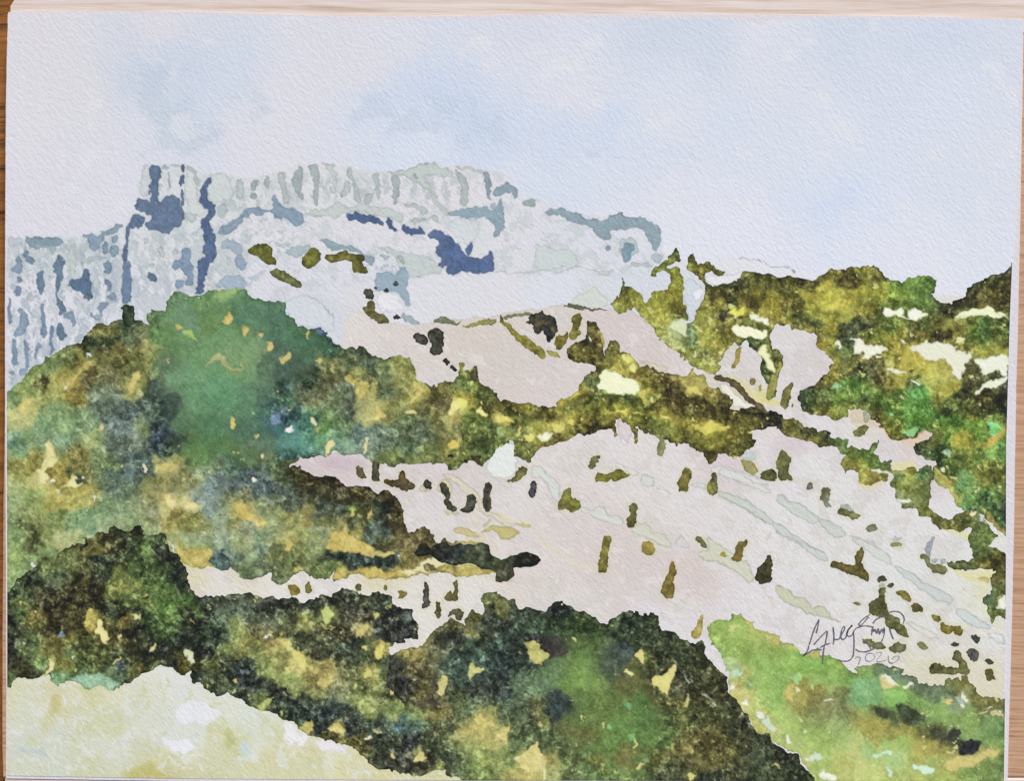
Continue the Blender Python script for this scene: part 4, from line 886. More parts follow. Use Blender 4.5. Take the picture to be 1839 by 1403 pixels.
DARK_OUT = """M -90,1010 50,1010 130,880 200,820 240,780 300,740 440,690 500,650 560,640 620,590 700,550 780,560 820,505 880,520 900,545 950,520 1000,500 1040,540 1100,560 1190,545 1200,640 1230,690 1290,710 1300,760 1350,840 1370,950 1380,1000 1450,1080 1550,1180 1600,1240 1560,1340 1500,1480 1400,1530 Q 1320,630 1200,590 1140,570 1020,640 920,700 830,745 790,740 700,720 640,745 590,715 500,690 400,720 370,660 350,640 280,660 200,670 120,650 50,750 -90,830"""
DARK = """30,1050,2c3420 50,1020,3a4a30 45,1040,2f4030 60,1000,4a5a30 90,1010,6a7430 120,1010,5c6c34 110,1030,4a6040 100,1050,4f6050 130,990,4c4c20 160,980,6c6428 180,990,6a5c24 190,970,38341a 215,950,25281c 250,950,252818 230,980,2f3820 200,1000,24281a 180,1005,2c2c18 240,970,42562c 270,980,46602c 260,1000,3c5824 290,965,33482c 295,990,1c201c 310,1000,1a1e1c 320,1030,1a1e1c 330,1050,1e221e 300,1030,34502c 280,1020,33491f 250,1020,2e4820 185,1030,2a3c34 210,1040,6c7424 230,1050,7c7c2c 250,1060,6c7430 200,1060,68702a 270,1050,4c6c34 290,1060,50742c 310,1080,50782c 330,1080,4c7428 300,1100,4a7428 260,1080,62702c 230,1085,4a6028 90,1070,241f14 110,1065,2c2418 100,1090,3f3418 80,1080,262018 150,1060,342a14 170,1060,241c14 140,1050,423c18 60,1060,344028 50,1090,5c7040 30,1100,3c5028 70,1110,6a4c1c 100,1110,382c14 130,1110,3c2c14 150,1100,241e14 165,1115,8a6c20 200,1100,1c2418 220,1110,162018 250,1100,26301f 230,1115,403018 190,1120,5c4c1c 270,1120,2c4c28 300,1130,3c5c24 340,1110,20281e 350,1100,3c5c20 370,1115,1a1e1e 400,1140,26322c 380,1120,283c24 260,1140,26301c 320,1150,1c2420 350,1160,1c2422 240,1130,1c1a14
20,1120,282c20 25,1160,24281e 30,1190,241e16 50,1160,566c3c 60,1180,608044 70,1200,547438 75,1210,26301c 45,1205,302814 20,1215,48642c 90,1130,343018 110,1130,2c2818 130,1150,66581c 95,1160,7c6c24 115,1190,84701c 125,1170,6a8c50 150,1160,3a3c18 150,1180,40481f 180,1180,3f481c 170,1200,38401e 140,1200,36481f 210,1150,4c441c 240,1150,3c3818 210,1180,30381f 230,1200,26301f 260,1180,1f261e 290,1170,1a2020 310,1190,181c1c 290,1200,24261c 280,1190,343c18 250,1200,5c4c18 120,1220,5c8c6c 150,1220,6fa088 180,1225,70a08c 200,1225,6c9c84 210,1210,5c7c58 100,1220,5c8c60 220,1220,3c4c3c 240,1215,54501c 330,1190,5c4c18 310,1200,60501c"""
DARK_P = """dcc87c Q 700,240 740,235 745,290 790,350 760,400 730,425 715,370 670,320 700,300
9c8024/f4 Q 600,280 640,150 690,180 700,240 680,320 620,300
d8c684 Q 360,535 395,540 385,600 330,650 300,700 270,680 330,640
c8b888 Q 1060,450 1110,405 1100,450 1075,480
c8c8ac Q 1320,450 1370,455 1405,530 1380,560 1360,530 1330,490
6c4c18 Q 1325,500 1360,530 1370,580 1330,630 1290,600
dcd090 Q 855,340 875,350 860,390
c8b878 Q 960,200 1000,220 985,265 960,240
5c4818/f4 Q 850,260 900,200 960,200 960,250 920,320 870,300
d4c070 Q 820,590 845,510 860,505 850,550
d0b088 M 720,800 735,765 780,755 780,765 750,790
dcc890 M 245,1110 270,1120 250,1135
bfb030 M 1040,990 1075,990 1070,1020 1045,1015
1a1c16 M 575,690 570,650 600,600 640,580 620,620
16201c/f4 M 620,740 700,715 780,740 820,790 740,800 690,770
141818/f3 M 1040,1030 1075,1010 1080,1025
c2b030 M 130,1060 160,1040 165,1080
1a1a14/f3 M 170,960 200,870 260,800 300,770 250,840 200,930
e2deda Q 160,410 180,405 175,425
66889a Q 410,380 440,310 460,340 440,380
b8a060 M 1370,1160 1390,1160 1410,1200
7cac98 Q 500,680 560,650 700,635 790,660 830,690 850,710 810,745 720,715 660,745 600,715 540,700
6c9c74 Q 370,690 390,630 490,620 480,690 410,735
94b898 Q 640,640 700,620 720,640
e0e0d0 Q 525,510 545,505 540,540
dcd070 Q 530,590 550,590 545,630 535,630
44545c Q 840,560 870,510 890,570 870,620 830,640"""

MIDW_OUT = """N 60,320 170,250 200,280 280,285 400,290 480,280 590,250 640,280 700,295 770,280 800,310 900,300 980,330 1050,310 1120,270 1170,300 1190,260 1260,235 1330,260 1380,270 1450,290 1500,260 1570,270 1600,280 1620,350 1750,375 1770,440 1800,520 1800,580 1760,600 1700,580 1700,610 1640,620 1620,640 1570,650 1600,690 1640,740 1700,700 1760,670 1839,640 1900,620 O 360,500 340,900 500,1100 620,1300 720,1410 540,1410 540,1360 530,1310 450,1300 380,1320 260,1350 150,1355 0,1330 -100,1290 N 1300,1350 1200,1320 1100,1310 1040,1290 950,1260 920,1200 830,1180 780,1130 700,1110 640,1090 580,1060 500,1030 440,990 380,1000 330,980 240,920 180,900 160,830 200,730 120,700 0,640"""
MIDW = """360,1080,26302c 370,1095,1c2420 400,1085,364034 440,1075,343c34 470,1090,303830 500,1085,262c28 540,1090,23292a 570,1080,262c26 620,1075,2c322a 650,1080,38402a 680,1080,2c382c 720,1110,22282a 730,1130,22262a 745,1145,2a3430 700,1120,20242a 690,1140,262c30 640,1100,2c302e 620,1110,302c28 650,1110,40302c 590,1110,84903c 560,1110,525c34 545,1110,b0a848 550,1130,8a8438 520,1100,48543a 480,1110,5a6c5c 450,1110,4c605a 410,1100,627468 400,1115,6c8470 420,1130,8c9448 430,1140,88903c 440,1160,8c7c30 415,1160,6c7838 400,1130,3c5044 380,1140,26362c 360,1150,1c2820 340,1160,1c2824 345,1180,2c382c 370,1190,3c482c 380,1200,606024 400,1200,2c342a 430,1210,1c242c 440,1200,1e262a 360,1210,2c3830 390,1220,34402c 350,1220,384438 410,1240,34402c 430,1245,303a34 460,1230,262e30 480,1240,3c4840 470,1250,7c8a40 490,1250,22282a 510,1245,282c24 530,1260,2a3028 550,1265,262e28 580,1265,364440 570,1290,1e2a30 590,1290,1c2a30 600,1280,2c4048 560,1300,202a2c 540,1280,44582c 530,1295,2c3824 550,1310,a89840 630,1290,28302c 635,1310,24282a 660,1300,34443c 680,1300,3c4c44 610,1310,b09c48 600,1320,4c3c1c 640,1330,4c441c 620,1340,5c4c20 690,1330,242c28 720,1300,3c5c60 740,1320,2f4c50 700,1340,3a442c 460,1130,504c34 480,1130,746c54 500,1130,4c5030 520,1130,444830 540,1150,363c2a 570,1150,323828 590,1130,4c4c30 620,1130,383428 650,1130,b89c54 600,1170,343a28 560,1170,2c3024 500,1160,b8a044 510,1165,c0ac54 530,1185,c4a84c 545,1195,c8b454 480,1150,846c30 460,1170,6a7430 470,1190,74803c 500,1180,84843c 490,1210,8c9440 510,1220,84943c 530,1235,98a44c 560,1230,7c7030 560,1210,8c7434 580,1200,a8843c 590,1220,c0a044 580,1250,98a058 610,1250,7c805c 600,1230,7c7450 620,1200,4a4a2c 640,1190,3c4830 620,1170,2c3830 640,1160,283838 660,1165,4c5434 680,1165,a8942c 685,1170,c8b038 670,1180,3a4438 660,1200,b4a43c 665,1215,98903c 690,1200,4c5c48 700,1210,6c8040 710,1190,22242a 730,1220,24262a 735,1240,2a2c2c 700,1240,40482c 670,1240,5c6434 640,1230,4c542c 640,1260,84903c 670,1280,94983c 690,1270,748040 720,1270,7c9040 740,1280,80a060 750,1240,7c7c34 740,1190,4c3c1c 760,1180,a48c2c 715,1190,303030 740,1170,7c6824 720,1350,28282a 760,1330,3c442c 740,1340,b8a050 780,1360,34382c 800,1380,6c6c34 820,1400,84803c 780,1240,6c6440 800,1280,5c5c34"""
MIDW_P = """c8b44c N 800,595 850,600 880,660 940,700 990,715 1000,770 1030,790 960,800 910,740 860,680 820,630
c2a84c N 1070,880 1130,870 1180,880 1180,910 1110,940 1080,920
c8b03c N 1490,700 1510,650 1530,580 1560,600 1555,670 1570,710 1520,725
b89848 N 1350,570 1370,510 1430,490 1440,520 1400,580 1360,590
b0b450 N 1120,380 1180,360 1220,400 1180,460 1150,490 1120,440
b4ac48 N 975,430 1000,430 1000,480 975,465
a8a040 N 1460,410 1500,390 1530,420 1490,450
c2b848 N 1400,680 1410,650 1440,650 1435,690
c8bc50 N 1410,830 1460,810 1470,860 1420,880
a0b050 N 1590,870 1640,870 1630,910 1590,910
ccb060 N 1600,960 1620,920 1620,990 1605,1000
e2dcd8 N 1155,580 1170,580 1165,600
d8d8d0 N 685,575 740,550 725,585 700,592
a8783c N 475,880 500,870 505,915 480,905
c2b46c N 460,990 495,945 480,1000
a0a448 N 640,1060 740,1010 750,1030 720,1110 660,1100
b4a444 N 790,1100 830,1105 820,1150
b09c40 N 930,1240 990,1180 1060,1150 1040,1260 980,1275
c2a850 N 1140,1220 1200,1210 1240,1200 1290,1270 1220,1280 1150,1240
c2a858 N 1500,1260 1550,1255 1500,1300
dcdcc8 N 1430,1310 1480,1300 1490,1320 1450,1325
1f2a2c/f4 N 1060,1160 1140,1100 1230,1090 1250,1140 1190,1210 1130,1250 1060,1300 1040,1230
24302c/f4 N 850,1060 1000,1040 1150,1060 1150,1090 1060,1150 960,1210 860,1170
22282a/f4 N 1270,1180 1330,1140 1380,1170 1350,1260 1300,1310 1270,1250
c8b058 O 170,1260 200,1190 250,1190 260,1230 210,1280
3c3420/f3 O 240,1270 290,1170 320,1180 270,1280 200,1320 160,1300
24282a/f4 O 80,1120 130,1050 200,1060 260,1110 180,1170 90,1220
c8b060 O 10,1220 40,1205 30,1240
d6ce98/f4 O 0,1345 200,1362 300,1345 420,1310 500,1325 520,1380 200,1385
3c6470/f3 O 20,1020 80,950 90,1010 60,1060
c8ac50/f4 O 330,890 430,890 440,930 360,940
d8d088 N 840,650 880,650 860,680"""

ROUND_OUT = """O -10,560 20,500 130,450 220,440 250,400 290,350 350,300 440,230 480,250 540,290 570,200 600,170 640,200 680,200 670,150 650,100 680,60 760,40 800,80 840,120 880,115 930,160 1030,160 1120,180 1180,140 1230,125 1290,125 1340,160 1430,200 1500,260 1540,280 1570,250 1650,210 1740,180 1800,200 P 240,200 290,185 320,240 330,300 400,330 470,350 500,390 560,410 650,390 665,430 670,510 720,570 810,630 825,680 830,750 880,810 910,880 970,930 1010,1000 1030,1060 1120,1060 1150,1120 1250,1190 1320,1230 1360,1280 1420,1330 1440,1430 P -400,1430 O 620,1440 440,1360 330,1200 300,1000 150,900 60,800 -20,720"""
ROUND = """715,1190,303030 740,1170,7c6824 755,1180,a48c34 770,1150,8c7c34 790,1120,6c6c34 780,1140,5c5838 810,1120,54542c 800,1150,34342c 820,1160,2c3434 850,1110,6c6828 845,1130,6c5c2c 870,1070,646c30 880,1090,303424 900,1090,5c5c28 910,1095,786c2c 880,1110,222830 900,1120,242e30 870,1140,303a30 930,1100,24302c 960,1100,243028 990,1095,1c2628 1010,1090,1a202c 1020,1095,1c2428 950,1130,2a4434 990,1120,284428 1020,1120,304c24 1050,1110,385424 1060,1130,304824 960,1150,1c1c24 980,1160,281c24 930,1150,2c3c38 880,1160,2c4840 850,1170,304c44 820,1180,2c4440 800,1190,40544c 790,1170,4c483c 780,1190,5c5838 760,1200,54482c 730,1230,20222a 720,1240,2a2824 750,1240,6c6028 760,1260,504434 790,1230,48443c 780,1260,3c302c 830,1210,34504c 860,1200,3f5c54 880,1210,2a4440 900,1200,1f2c34 930,1190,2c403c 950,1200,2c3c34 860,1230,2c3030 880,1240,2a3234 900,1240,242c30 830,1250,444c30 850,1270,4c6c54 870,1260,3c4838 820,1280,4c6448 800,1280,806830 780,1280,9c8438 750,1290,7c9040 740,1310,6c9058 770,1310,5c5430 800,1310,3c4430 840,1310,b09c40 870,1290,b8a044 860,1310,c0a444 830,1320,c8b060 890,1330,c0ac54 900,1310,b4a848 910,1300,3c4c34 930,1280,4a5c44 920,1270,5c7c60 950,1300,404c38 930,1330,3c4c34 960,1330,36482c 970,1290,9c8c34 970,1270,6c6430 940,1230,506c50 960,1220,547854 980,1230,4c704c 1000,1210,4c6c40 1040,1200,547c28 1050,1220,648c2c 1020,1230,5c8828 1070,1230,5c7c30 1060,1190,4c7038 1090,1180,3c4c38 1110,1180,2c3a3c 1120,1170,1f2a38 1100,1200,3c4c40 1080,1160,4c6838 1060,1160,3c5424 1100,1130,303c24 1140,1120,28382c 1000,1270,1c2838 995,1260,1a2434 990,1280,1c2838 1010,1270,1e2838 1040,1260,4c6c28 1030,1290,4a6c24 1060,1290,4c6828 1090,1270,546c28 1020,1310,5c5c28 1050,1320,5c5424 1000,1320,44502c 1000,1340,3c4c2c 930,1350,4c6c3c 890,1350,8c9848 860,1350,84943c 830,1350,6c7c3c 800,1350,3c4834 780,1340,34402c 760,1350,24282a 770,1330,5c5430 740,1360,3a3c28 780,1370,2c3028 820,1370,3c4834 850,1380,5c7030 940,1360,b89c3c 960,1370,c8ac48 950,1380,bca044 980,1380,b8a048 1000,1370,948434 1020,1370,506034 990,1390,98a460 1040,1350,4c6034 1060,1340,4c6c2c 1090,1340,4c7424 1080,1370,747028 1100,1380,587838 1060,1390,5c7c44 1030,1400,4c5c38
1120,1120,242e28 1150,1110,2a382c 1130,1150,304024 1170,1130,2c3824 1200,1150,2c3824 1110,1180,202c38 1150,1190,50541c 1140,1210,5c4820 1160,1200,384020 1190,1180,2c3420 1220,1190,2c3420 1250,1160,303820 1260,1180,343c20 1180,1210,30301c 1230,1230,343428 1215,1245,444840 1270,1230,343820 1300,1210,3c3c20 1290,1250,3c3c20 1260,1260,403c20 1130,1230,545424 1180,1240,4c4820 1200,1260,504820 1120,1260,4c6428 1150,1270,3c6828 1170,1290,3c6428 1140,1300,446c28 1120,1310,48742c 1190,1310,446828 1220,1280,4c5020 1220,1260,5c4420 1200,1290,3c5024 1250,1290,3c4420 1290,1280,343c20 1320,1270,303420 1340,1300,2a2c20 1310,1300,343c20 1280,1310,544c20 1290,1330,544420 1250,1330,504820 1230,1350,6c5c24 1300,1360,64501f 1330,1340,3c3c24 1370,1330,303828 1360,1360,34402c 1400,1350,26281e 1390,1380,343c28 1430,1380,26301f 1320,1380,3c3c24 1270,1380,5c5424 1230,1380,4c4c28 1200,1390,3c4430 1150,1380,4c6c34 1180,1370,5c5c24 1120,1360,6c5c28 1270,1400,2a3830 1350,1400,34402c"""
ROUND_P = """b0a048 O 940,405 1000,395 1060,400 1080,440 1140,475 1130,520 1080,565 1010,545 1000,470 980,430
b8b058 O 555,555 640,580 690,592 650,620 600,655 560,650 575,600
c0b060 O 345,680 400,640 415,680 400,770 370,790 340,750
d0bc60 P 140,465 210,470 225,550 170,530
d8c880 P 90,610 130,600 165,650 110,640
d2be60 P 275,660 350,640 400,600 440,565 445,620 430,680 400,750 385,785 340,740 290,715
b8ac58 P 490,860 550,775 555,810 540,870
c0c060 O 1320,375 1350,375 1340,410
4ca44c P 100,1070 160,1065 180,1100 160,1150 140,1100
d0bc60 P 165,1080 185,1115 160,1165 140,1160 165,1120
a0a498/f3/o.7 P 405,530 440,550 470,590 560,690 540,700 490,610 430,560
90948a/f4/o.6 P 650,760 700,790 770,860 740,865 680,800
c8b860 O 1365,960 1380,930 1395,950 1370,975
c8b060 O 1505,1000 1560,990 1550,1035
5cac54 O 1570,990 1610,1000 1590,1030
c0ac50 O 1065,1000 1100,950 1090,1010
d8d098 O 1425,1130 1445,1130 1440,1145
c8b460 P 170,1300 220,1280 240,1300 190,1320
b8a050 P 1130,1290 1200,1300 1200,1320 1160,1310
b09840/f4 O 620,920 700,930 750,900 740,1000 660,1020 600,1050 520,1080 510,1050 580,1020 620,980
c8b058 O 760,1070 840,1010 860,980 850,1130 780,1130 740,1100
c8b060 O 880,1230 920,1210 960,1200 1040,1110 1070,1110 1060,1180 1130,1220 1120,1340 1000,1340 930,1320 940,1270
d2c084 O 890,1215 930,1210 930,1240 890,1245
d4cc90 O 1090,1290 1130,1310 1130,1399 1100,1399
c0b048 P 540,1330 610,1340 600,1390 560,1399
b0b84c P 60,1385 140,1380 160,1399 60,1399
4a9060 P 90,840 120,830 150,880 110,880"""

LIME_OUT = """P 695,350 700,300 750,260 830,240 860,200 920,185 955,230 1020,260 1060,310 1130,330 1200,350 1225,410 1290,420 1340,450 1350,490 1400,480 1480,450 1500,500 1600,510 1650,560 1740,630 L 640,850 620,800 700,780 800,780 880,800 980,820 960,840 1050,870 1100,910 1200,940 1260,930 1300,880 1340,870 1380,900 1400,870 1440,870 1460,930 1520,980 1560,1010 1620,1005 1690,1020 1800,1025 1800,1640 P 1380,1430 1440,1430 1420,1320 1330,1220 1250,1170 1150,1100 1030,1040 1000,960 910,870 840,770 840,660 820,600 810,540 790,500 720,420"""
LIME_CLIP = """X 1200,1000 1806,1000 1804,1403 1200,1403"""
LIME = """1290,1130,8aa838 1320,1110,7c9c3c 1330,1130,8cb038 1300,1150,7ca034 1350,1140,8ca838 1320,1160,74982c 1370,1160,6c9030 1400,1170,64902c 1360,1190,74a038 1340,1180,6c8c24 1350,1220,74a040 1380,1220,70a038 1390,1260,70a83c 1400,1290,94b850 1330,1205,98b890 1315,1210,9cc0a0 1340,1210,a8942c 1330,1230,c0a850 1320,1250,c4b058 1340,1260,c8b85c 1350,1280,b0b858 1420,1190,74a830 1450,1190,609824 1480,1200,64982c 1500,1190,7c9c2c 1450,1240,846c20 1440,1255,948428 1470,1250,7c6424 1460,1270,6c6834 1490,1240,98b04c 1500,1220,74a83c 1520,1210,5c8c28 1540,1200,647c24 1470,1220,88b054 1510,1255,50542c 1500,1270,6c7044 1480,1280,807c4c 1510,1290,6c7c50 1470,1290,748c3c 1520,1170,6c7828
1350,1135,b4a450 1380,1150,b09c40 1400,1165,a8983c 1370,1300,a0983c 1350,1300,a8a440 1390,1310,b0ac50 1420,1320,8ca83c 1460,1320,84a038 1500,1310,88b05c 1540,1290,8c7028 1560,1300,9c7418 1575,1310,a88820 1440,1340,98a850 1480,1340,84a034 1520,1340,98b458 1400,1340,a8b060 1390,1370,a8b884 1470,1370,8ca844 1520,1370,a4a440 1440,1380,b4a84c 1530,1350,c0b058
1545,1240,508c5c 1560,1220,5c9c38 1570,1250,5c9450 1535,1265,60a070 1550,1280,7c9c40 1580,1230,84983c 1600,1240,7cac34 1620,1250,70a838 1600,1270,6ca040 1640,1260,6ca838 1590,1280,3c4824 1570,1275,4c5830 1620,1280,343c20 1640,1290,303424 1650,1300,2c3020 1610,1295,384430 1660,1300,50743c 1660,1280,74a83c 1700,1290,80b040 1690,1270,74a838 1740,1280,709c38 1780,1300,508048 1750,1320,6c9848 1720,1310,7ca848 1795,1330,4c803c 1770,1340,5c8438 1660,1315,4c3c1c 1690,1320,3c3c28 1715,1325,1f2424 1700,1335,2c2c24 1600,1310,9c8420 1580,1330,948020 1620,1310,c09c38 1640,1320,90641c 1600,1320,7c6420 1620,1330,80b040 1600,1340,90b44c 1640,1345,84a850 1660,1330,a8781c 1680,1350,a88c24 1700,1350,9c8828 1650,1350,a88420 1500,1280,746c40 1530,1270,5c4c2c
1560,1350,7cb06c 1600,1340,84b858 1610,1365,9cc488 1640,1340,98901c 1660,1345,a89020 1670,1340,9c8420 1690,1340,8c7028 1680,1375,90b050 1700,1370,a8a040 1720,1360,ac9434 1760,1355,a89430 1790,1350,8c9434 1720,1380,a8982c 1740,1390,6c9038 1770,1380,5c7c34 1800,1380,587438 1700,1395,88982c 1560,1390,b0b858 1600,1390,a0a83c 1640,1395,9ca444 1550,1375,c0bc60
1545,1200,66805c 1560,1195,8c8c44 1580,1205,4c6450 1600,1215,44605c 1620,1220,647c78 1640,1225,5c6c5c 1630,1215,4c6458 1655,1233,4c5c4c 1680,1245,50685c 1700,1240,3c4834 1710,1232,6c6420 1735,1225,706420 1730,1245,6c7444 1700,1260,687c78 1730,1262,8c9c8c 1720,1255,84947c 1750,1245,54501c 1765,1265,605c24 1780,1270,6c6028 1800,1265,5c5830 1760,1250,646020 1795,1280,6c6c3c"""
LIME_P = """c0ac60 L 800,840 850,850 940,920 900,930 830,970 820,910
e2dedc L 800,838 860,860 930,905 920,920 870,890
dcdad2 L 960,925 1000,915 1060,925 1020,950 985,950
dcdad2 L 1390,975 1450,1010 1440,1030 1400,1010
c8ac54 L 1270,1030 1310,1030 1325,1070 1270,1055
8ca4a0 L 1330,1010 1400,1000 1440,1060 1380,1070
dfdfd8 L 1360,1055 1400,1040 1430,1070 1400,1085
e0dcd0 L 1500,1120 1530,1130 1600,1120 1540,1140
e2dede L 1580,1095 1615,1095 1600,1110
e2dede L 1645,1105 1680,1110 1665,1140
c0b480 L 1600,1140 1640,1110 1700,1130 1640,1145
5c9860/o.9 L 600,900 640,860 740,870 810,870 830,960 830,1040 740,1080 640,1080 590,1040
68a83c/o.9 L 850,970 900,935 960,950 1000,990 1000,1040 930,1080 890,1080 850,1030
2c3824/f4 L 920,1080 980,1060 1040,1080 1060,1130 1140,1140 1140,1200 1060,1220 980,1190 940,1150
34402c/f5 L 760,1100 820,1080 880,1100 880,1150 820,1180
2a2c28/f3 L 1280,1260 1370,1240 1390,1270 1370,1320 1280,1320
1c1f28/f3 L 1390,1340 1440,1320 1490,1305 1530,1320 1530,1360 1490,1399 1400,1399
1c1f28/f3 U 1130,1050 1200,990 1290,945 1350,950 1350,1060 1280,1120 1140,1160
34382c/f5 L 1130,1230 1220,1240 1300,1290 1280,1330 1180,1290
c0a450/f5 U 950,1200 1090,1160 1270,1140 1400,1080 1600,1060 1500,1140 1300,1220 1080,1300 980,1280
e0dcd8 U 1455,1040 1475,1040 1480,1070
d8c880 U 1010,1270 1050,1275 1030,1300
bce0d8 U 610,1220 700,1220 770,1240 860,1290 840,1345 780,1325 720,1340 690,1290 620,1260
b0d8cc/f3 U 170,1150 240,1100 330,1090 390,1080 380,1110 260,1130
b8dcd0 U 300,1240 360,1250 410,1290 400,1350 360,1370 360,1300
d8d4cc U 0,1180 30,1210 20,1240
84b868 P 1235,660 1320,620 1380,650 1320,690 1320,720 1280,670
d8d0a0 P 1300,750 1310,720 1345,760 1330,780
b8983c P 1230,760 1260,700 1300,710 1290,760 1310,800 1285,850 1250,800
e2dede P 830,720 860,695 890,720 880,745 840,740
e2dede P 910,840 960,818 990,850 930,858
9cc8a8 P 965,710 1005,710 995,730
a8c8b4 P 840,600 870,590 920,610 940,580 930,630 860,650
d8dcdc P 1030,905 1070,895 1090,950 1050,960
b8ccc8 P 1060,960 1130,930 1140,1000 1185,1045 1160,1062 1090,1010
e2dede P 1235,1100 1260,1075 1295,1105 1270,1122
dcdac8 P 1350,1030 1375,1030 1390,1055
b8d0c4 P 1395,1240 1430,1205 1490,1200 1500,1250 1440,1260
e4e0e0 P 1385,1240 1425,1240 1410,1270
e4e0e0 P 1465,1350 1500,1300 1530,1350 1615,1355 1600,1399 1550,1399
d8dcc0 P 1520,830 1560,820 1590,835 1540,840
b4a040/f3 P 950,240 1010,245 1040,290 980,290
b4a04c/f3 P 1130,340 1200,355 1220,410 1160,390
b09c50/f3 P 1230,420 1330,430 1340,465 1260,450
a88c34/f3 P 1400,490 1480,460 1500,510 1430,510"""

MEADOW_OUT = """Q 40,560 1500,560 N 700,1080 1000,1200 1400,1330 X 640,1340 700,1370 860,1380 900,1420 400,1404 200,1400 -20,1397.5 -20,1200"""
MEADOW = """20,1250,c8c088 50,1260,c8c8b0 50,1300,c4c8c4 60,1340,bcc4c8 40,1290,c8c8b8 100,1270,c0b060 105,1260,b8a850 118,1255,d8d0c8 150,1260,c4bc78 180,1260,bcb868 190,1290,b8b468 130,1290,c0c0a8 200,1240,d4cca0 250,1240,d0ccb4 230,1280,c4c4b0 280,1220,d8d4d0 320,1230,d4d4dc 340,1270,d0d4e0 370,1270,d4d8e8 330,1300,ccd4e0 310,1320,d4d8e8 330,1345,dcdce8 290,1290,c8ccc4 270,1310,c8ccc8 180,1330,ccd0d0 200,1340,c8ccd0 100,1340,bcc4c4 50,1380,bcc0a4 150,1380,bcb884 250,1360,bcbc98 270,1380,b8a848 300,1385,b4a440 340,1380,bcac5c 400,1360,bcb880 420,1330,c0b468 400,1300,c8c8a0 400,1320,c4b878 380,1240,d4d0b8 420,1260,d8d8d8 440,1290,ccd8e0 435,1340,c4d0d4 450,1345,dcdce4 460,1300,ccd0d8 480,1280,d0d4c8 480,1330,bcbc80 500,1360,c0b45c 500,1300,c8c8a4 510,1330,c0b048 450,1385,c4bc70 550,1380,c0b878 520,1310,dcdcdc 525,1335,e0dee4 545,1325,dedce0 590,1345,e0dce0 600,1370,dcd8cc 560,1350,bcac50 620,1380,c8b85c 680,1395,c8b864 800,1390,c8bc6c"""
MEADOW_P = """e4e0e4 N 850,1190 910,1210 930,1260 960,1300 1010,1275 1030,1290 960,1370 930,1330 890,1375 860,1340 830,1280 840,1220
e2dee4 N 1060,1325 1150,1320 1220,1350 1300,1380 1280,1410 1230,1399 1120,1399 1080,1360
e0e0ea/f3/o.8 Q 1270,870 1330,840 1430,830 1500,870 1590,900 1560,960 1480,990 1400,980 1250,990
e2e2ec/f3/o.9 Q 1150,1080 1200,1110 1280,1100 1380,1110 1390,1200 1330,1220 1270,1180 1240,1215 1190,1150
c0d0d4/f3/o.8 Q 1720,1130 1760,1110 1790,1200 1780,1250 1740,1240
b9c2c4/f3/o.6 Q 110,1150 200,1160 360,1180 350,1225 250,1210 120,1205
dcd8d0 Q 445,770 490,810 480,860 460,850
b8a84c/f9/o.6 Q 380,790 440,800 420,900 380,960 360,880
b8ac50/f12/o.7 Q 900,1340 1060,1250 1160,1330 1300,1399 900,1399
a8a84c/f10/o.6 Q 1600,1040 1650,1030 1700,1130 1620,1180"""

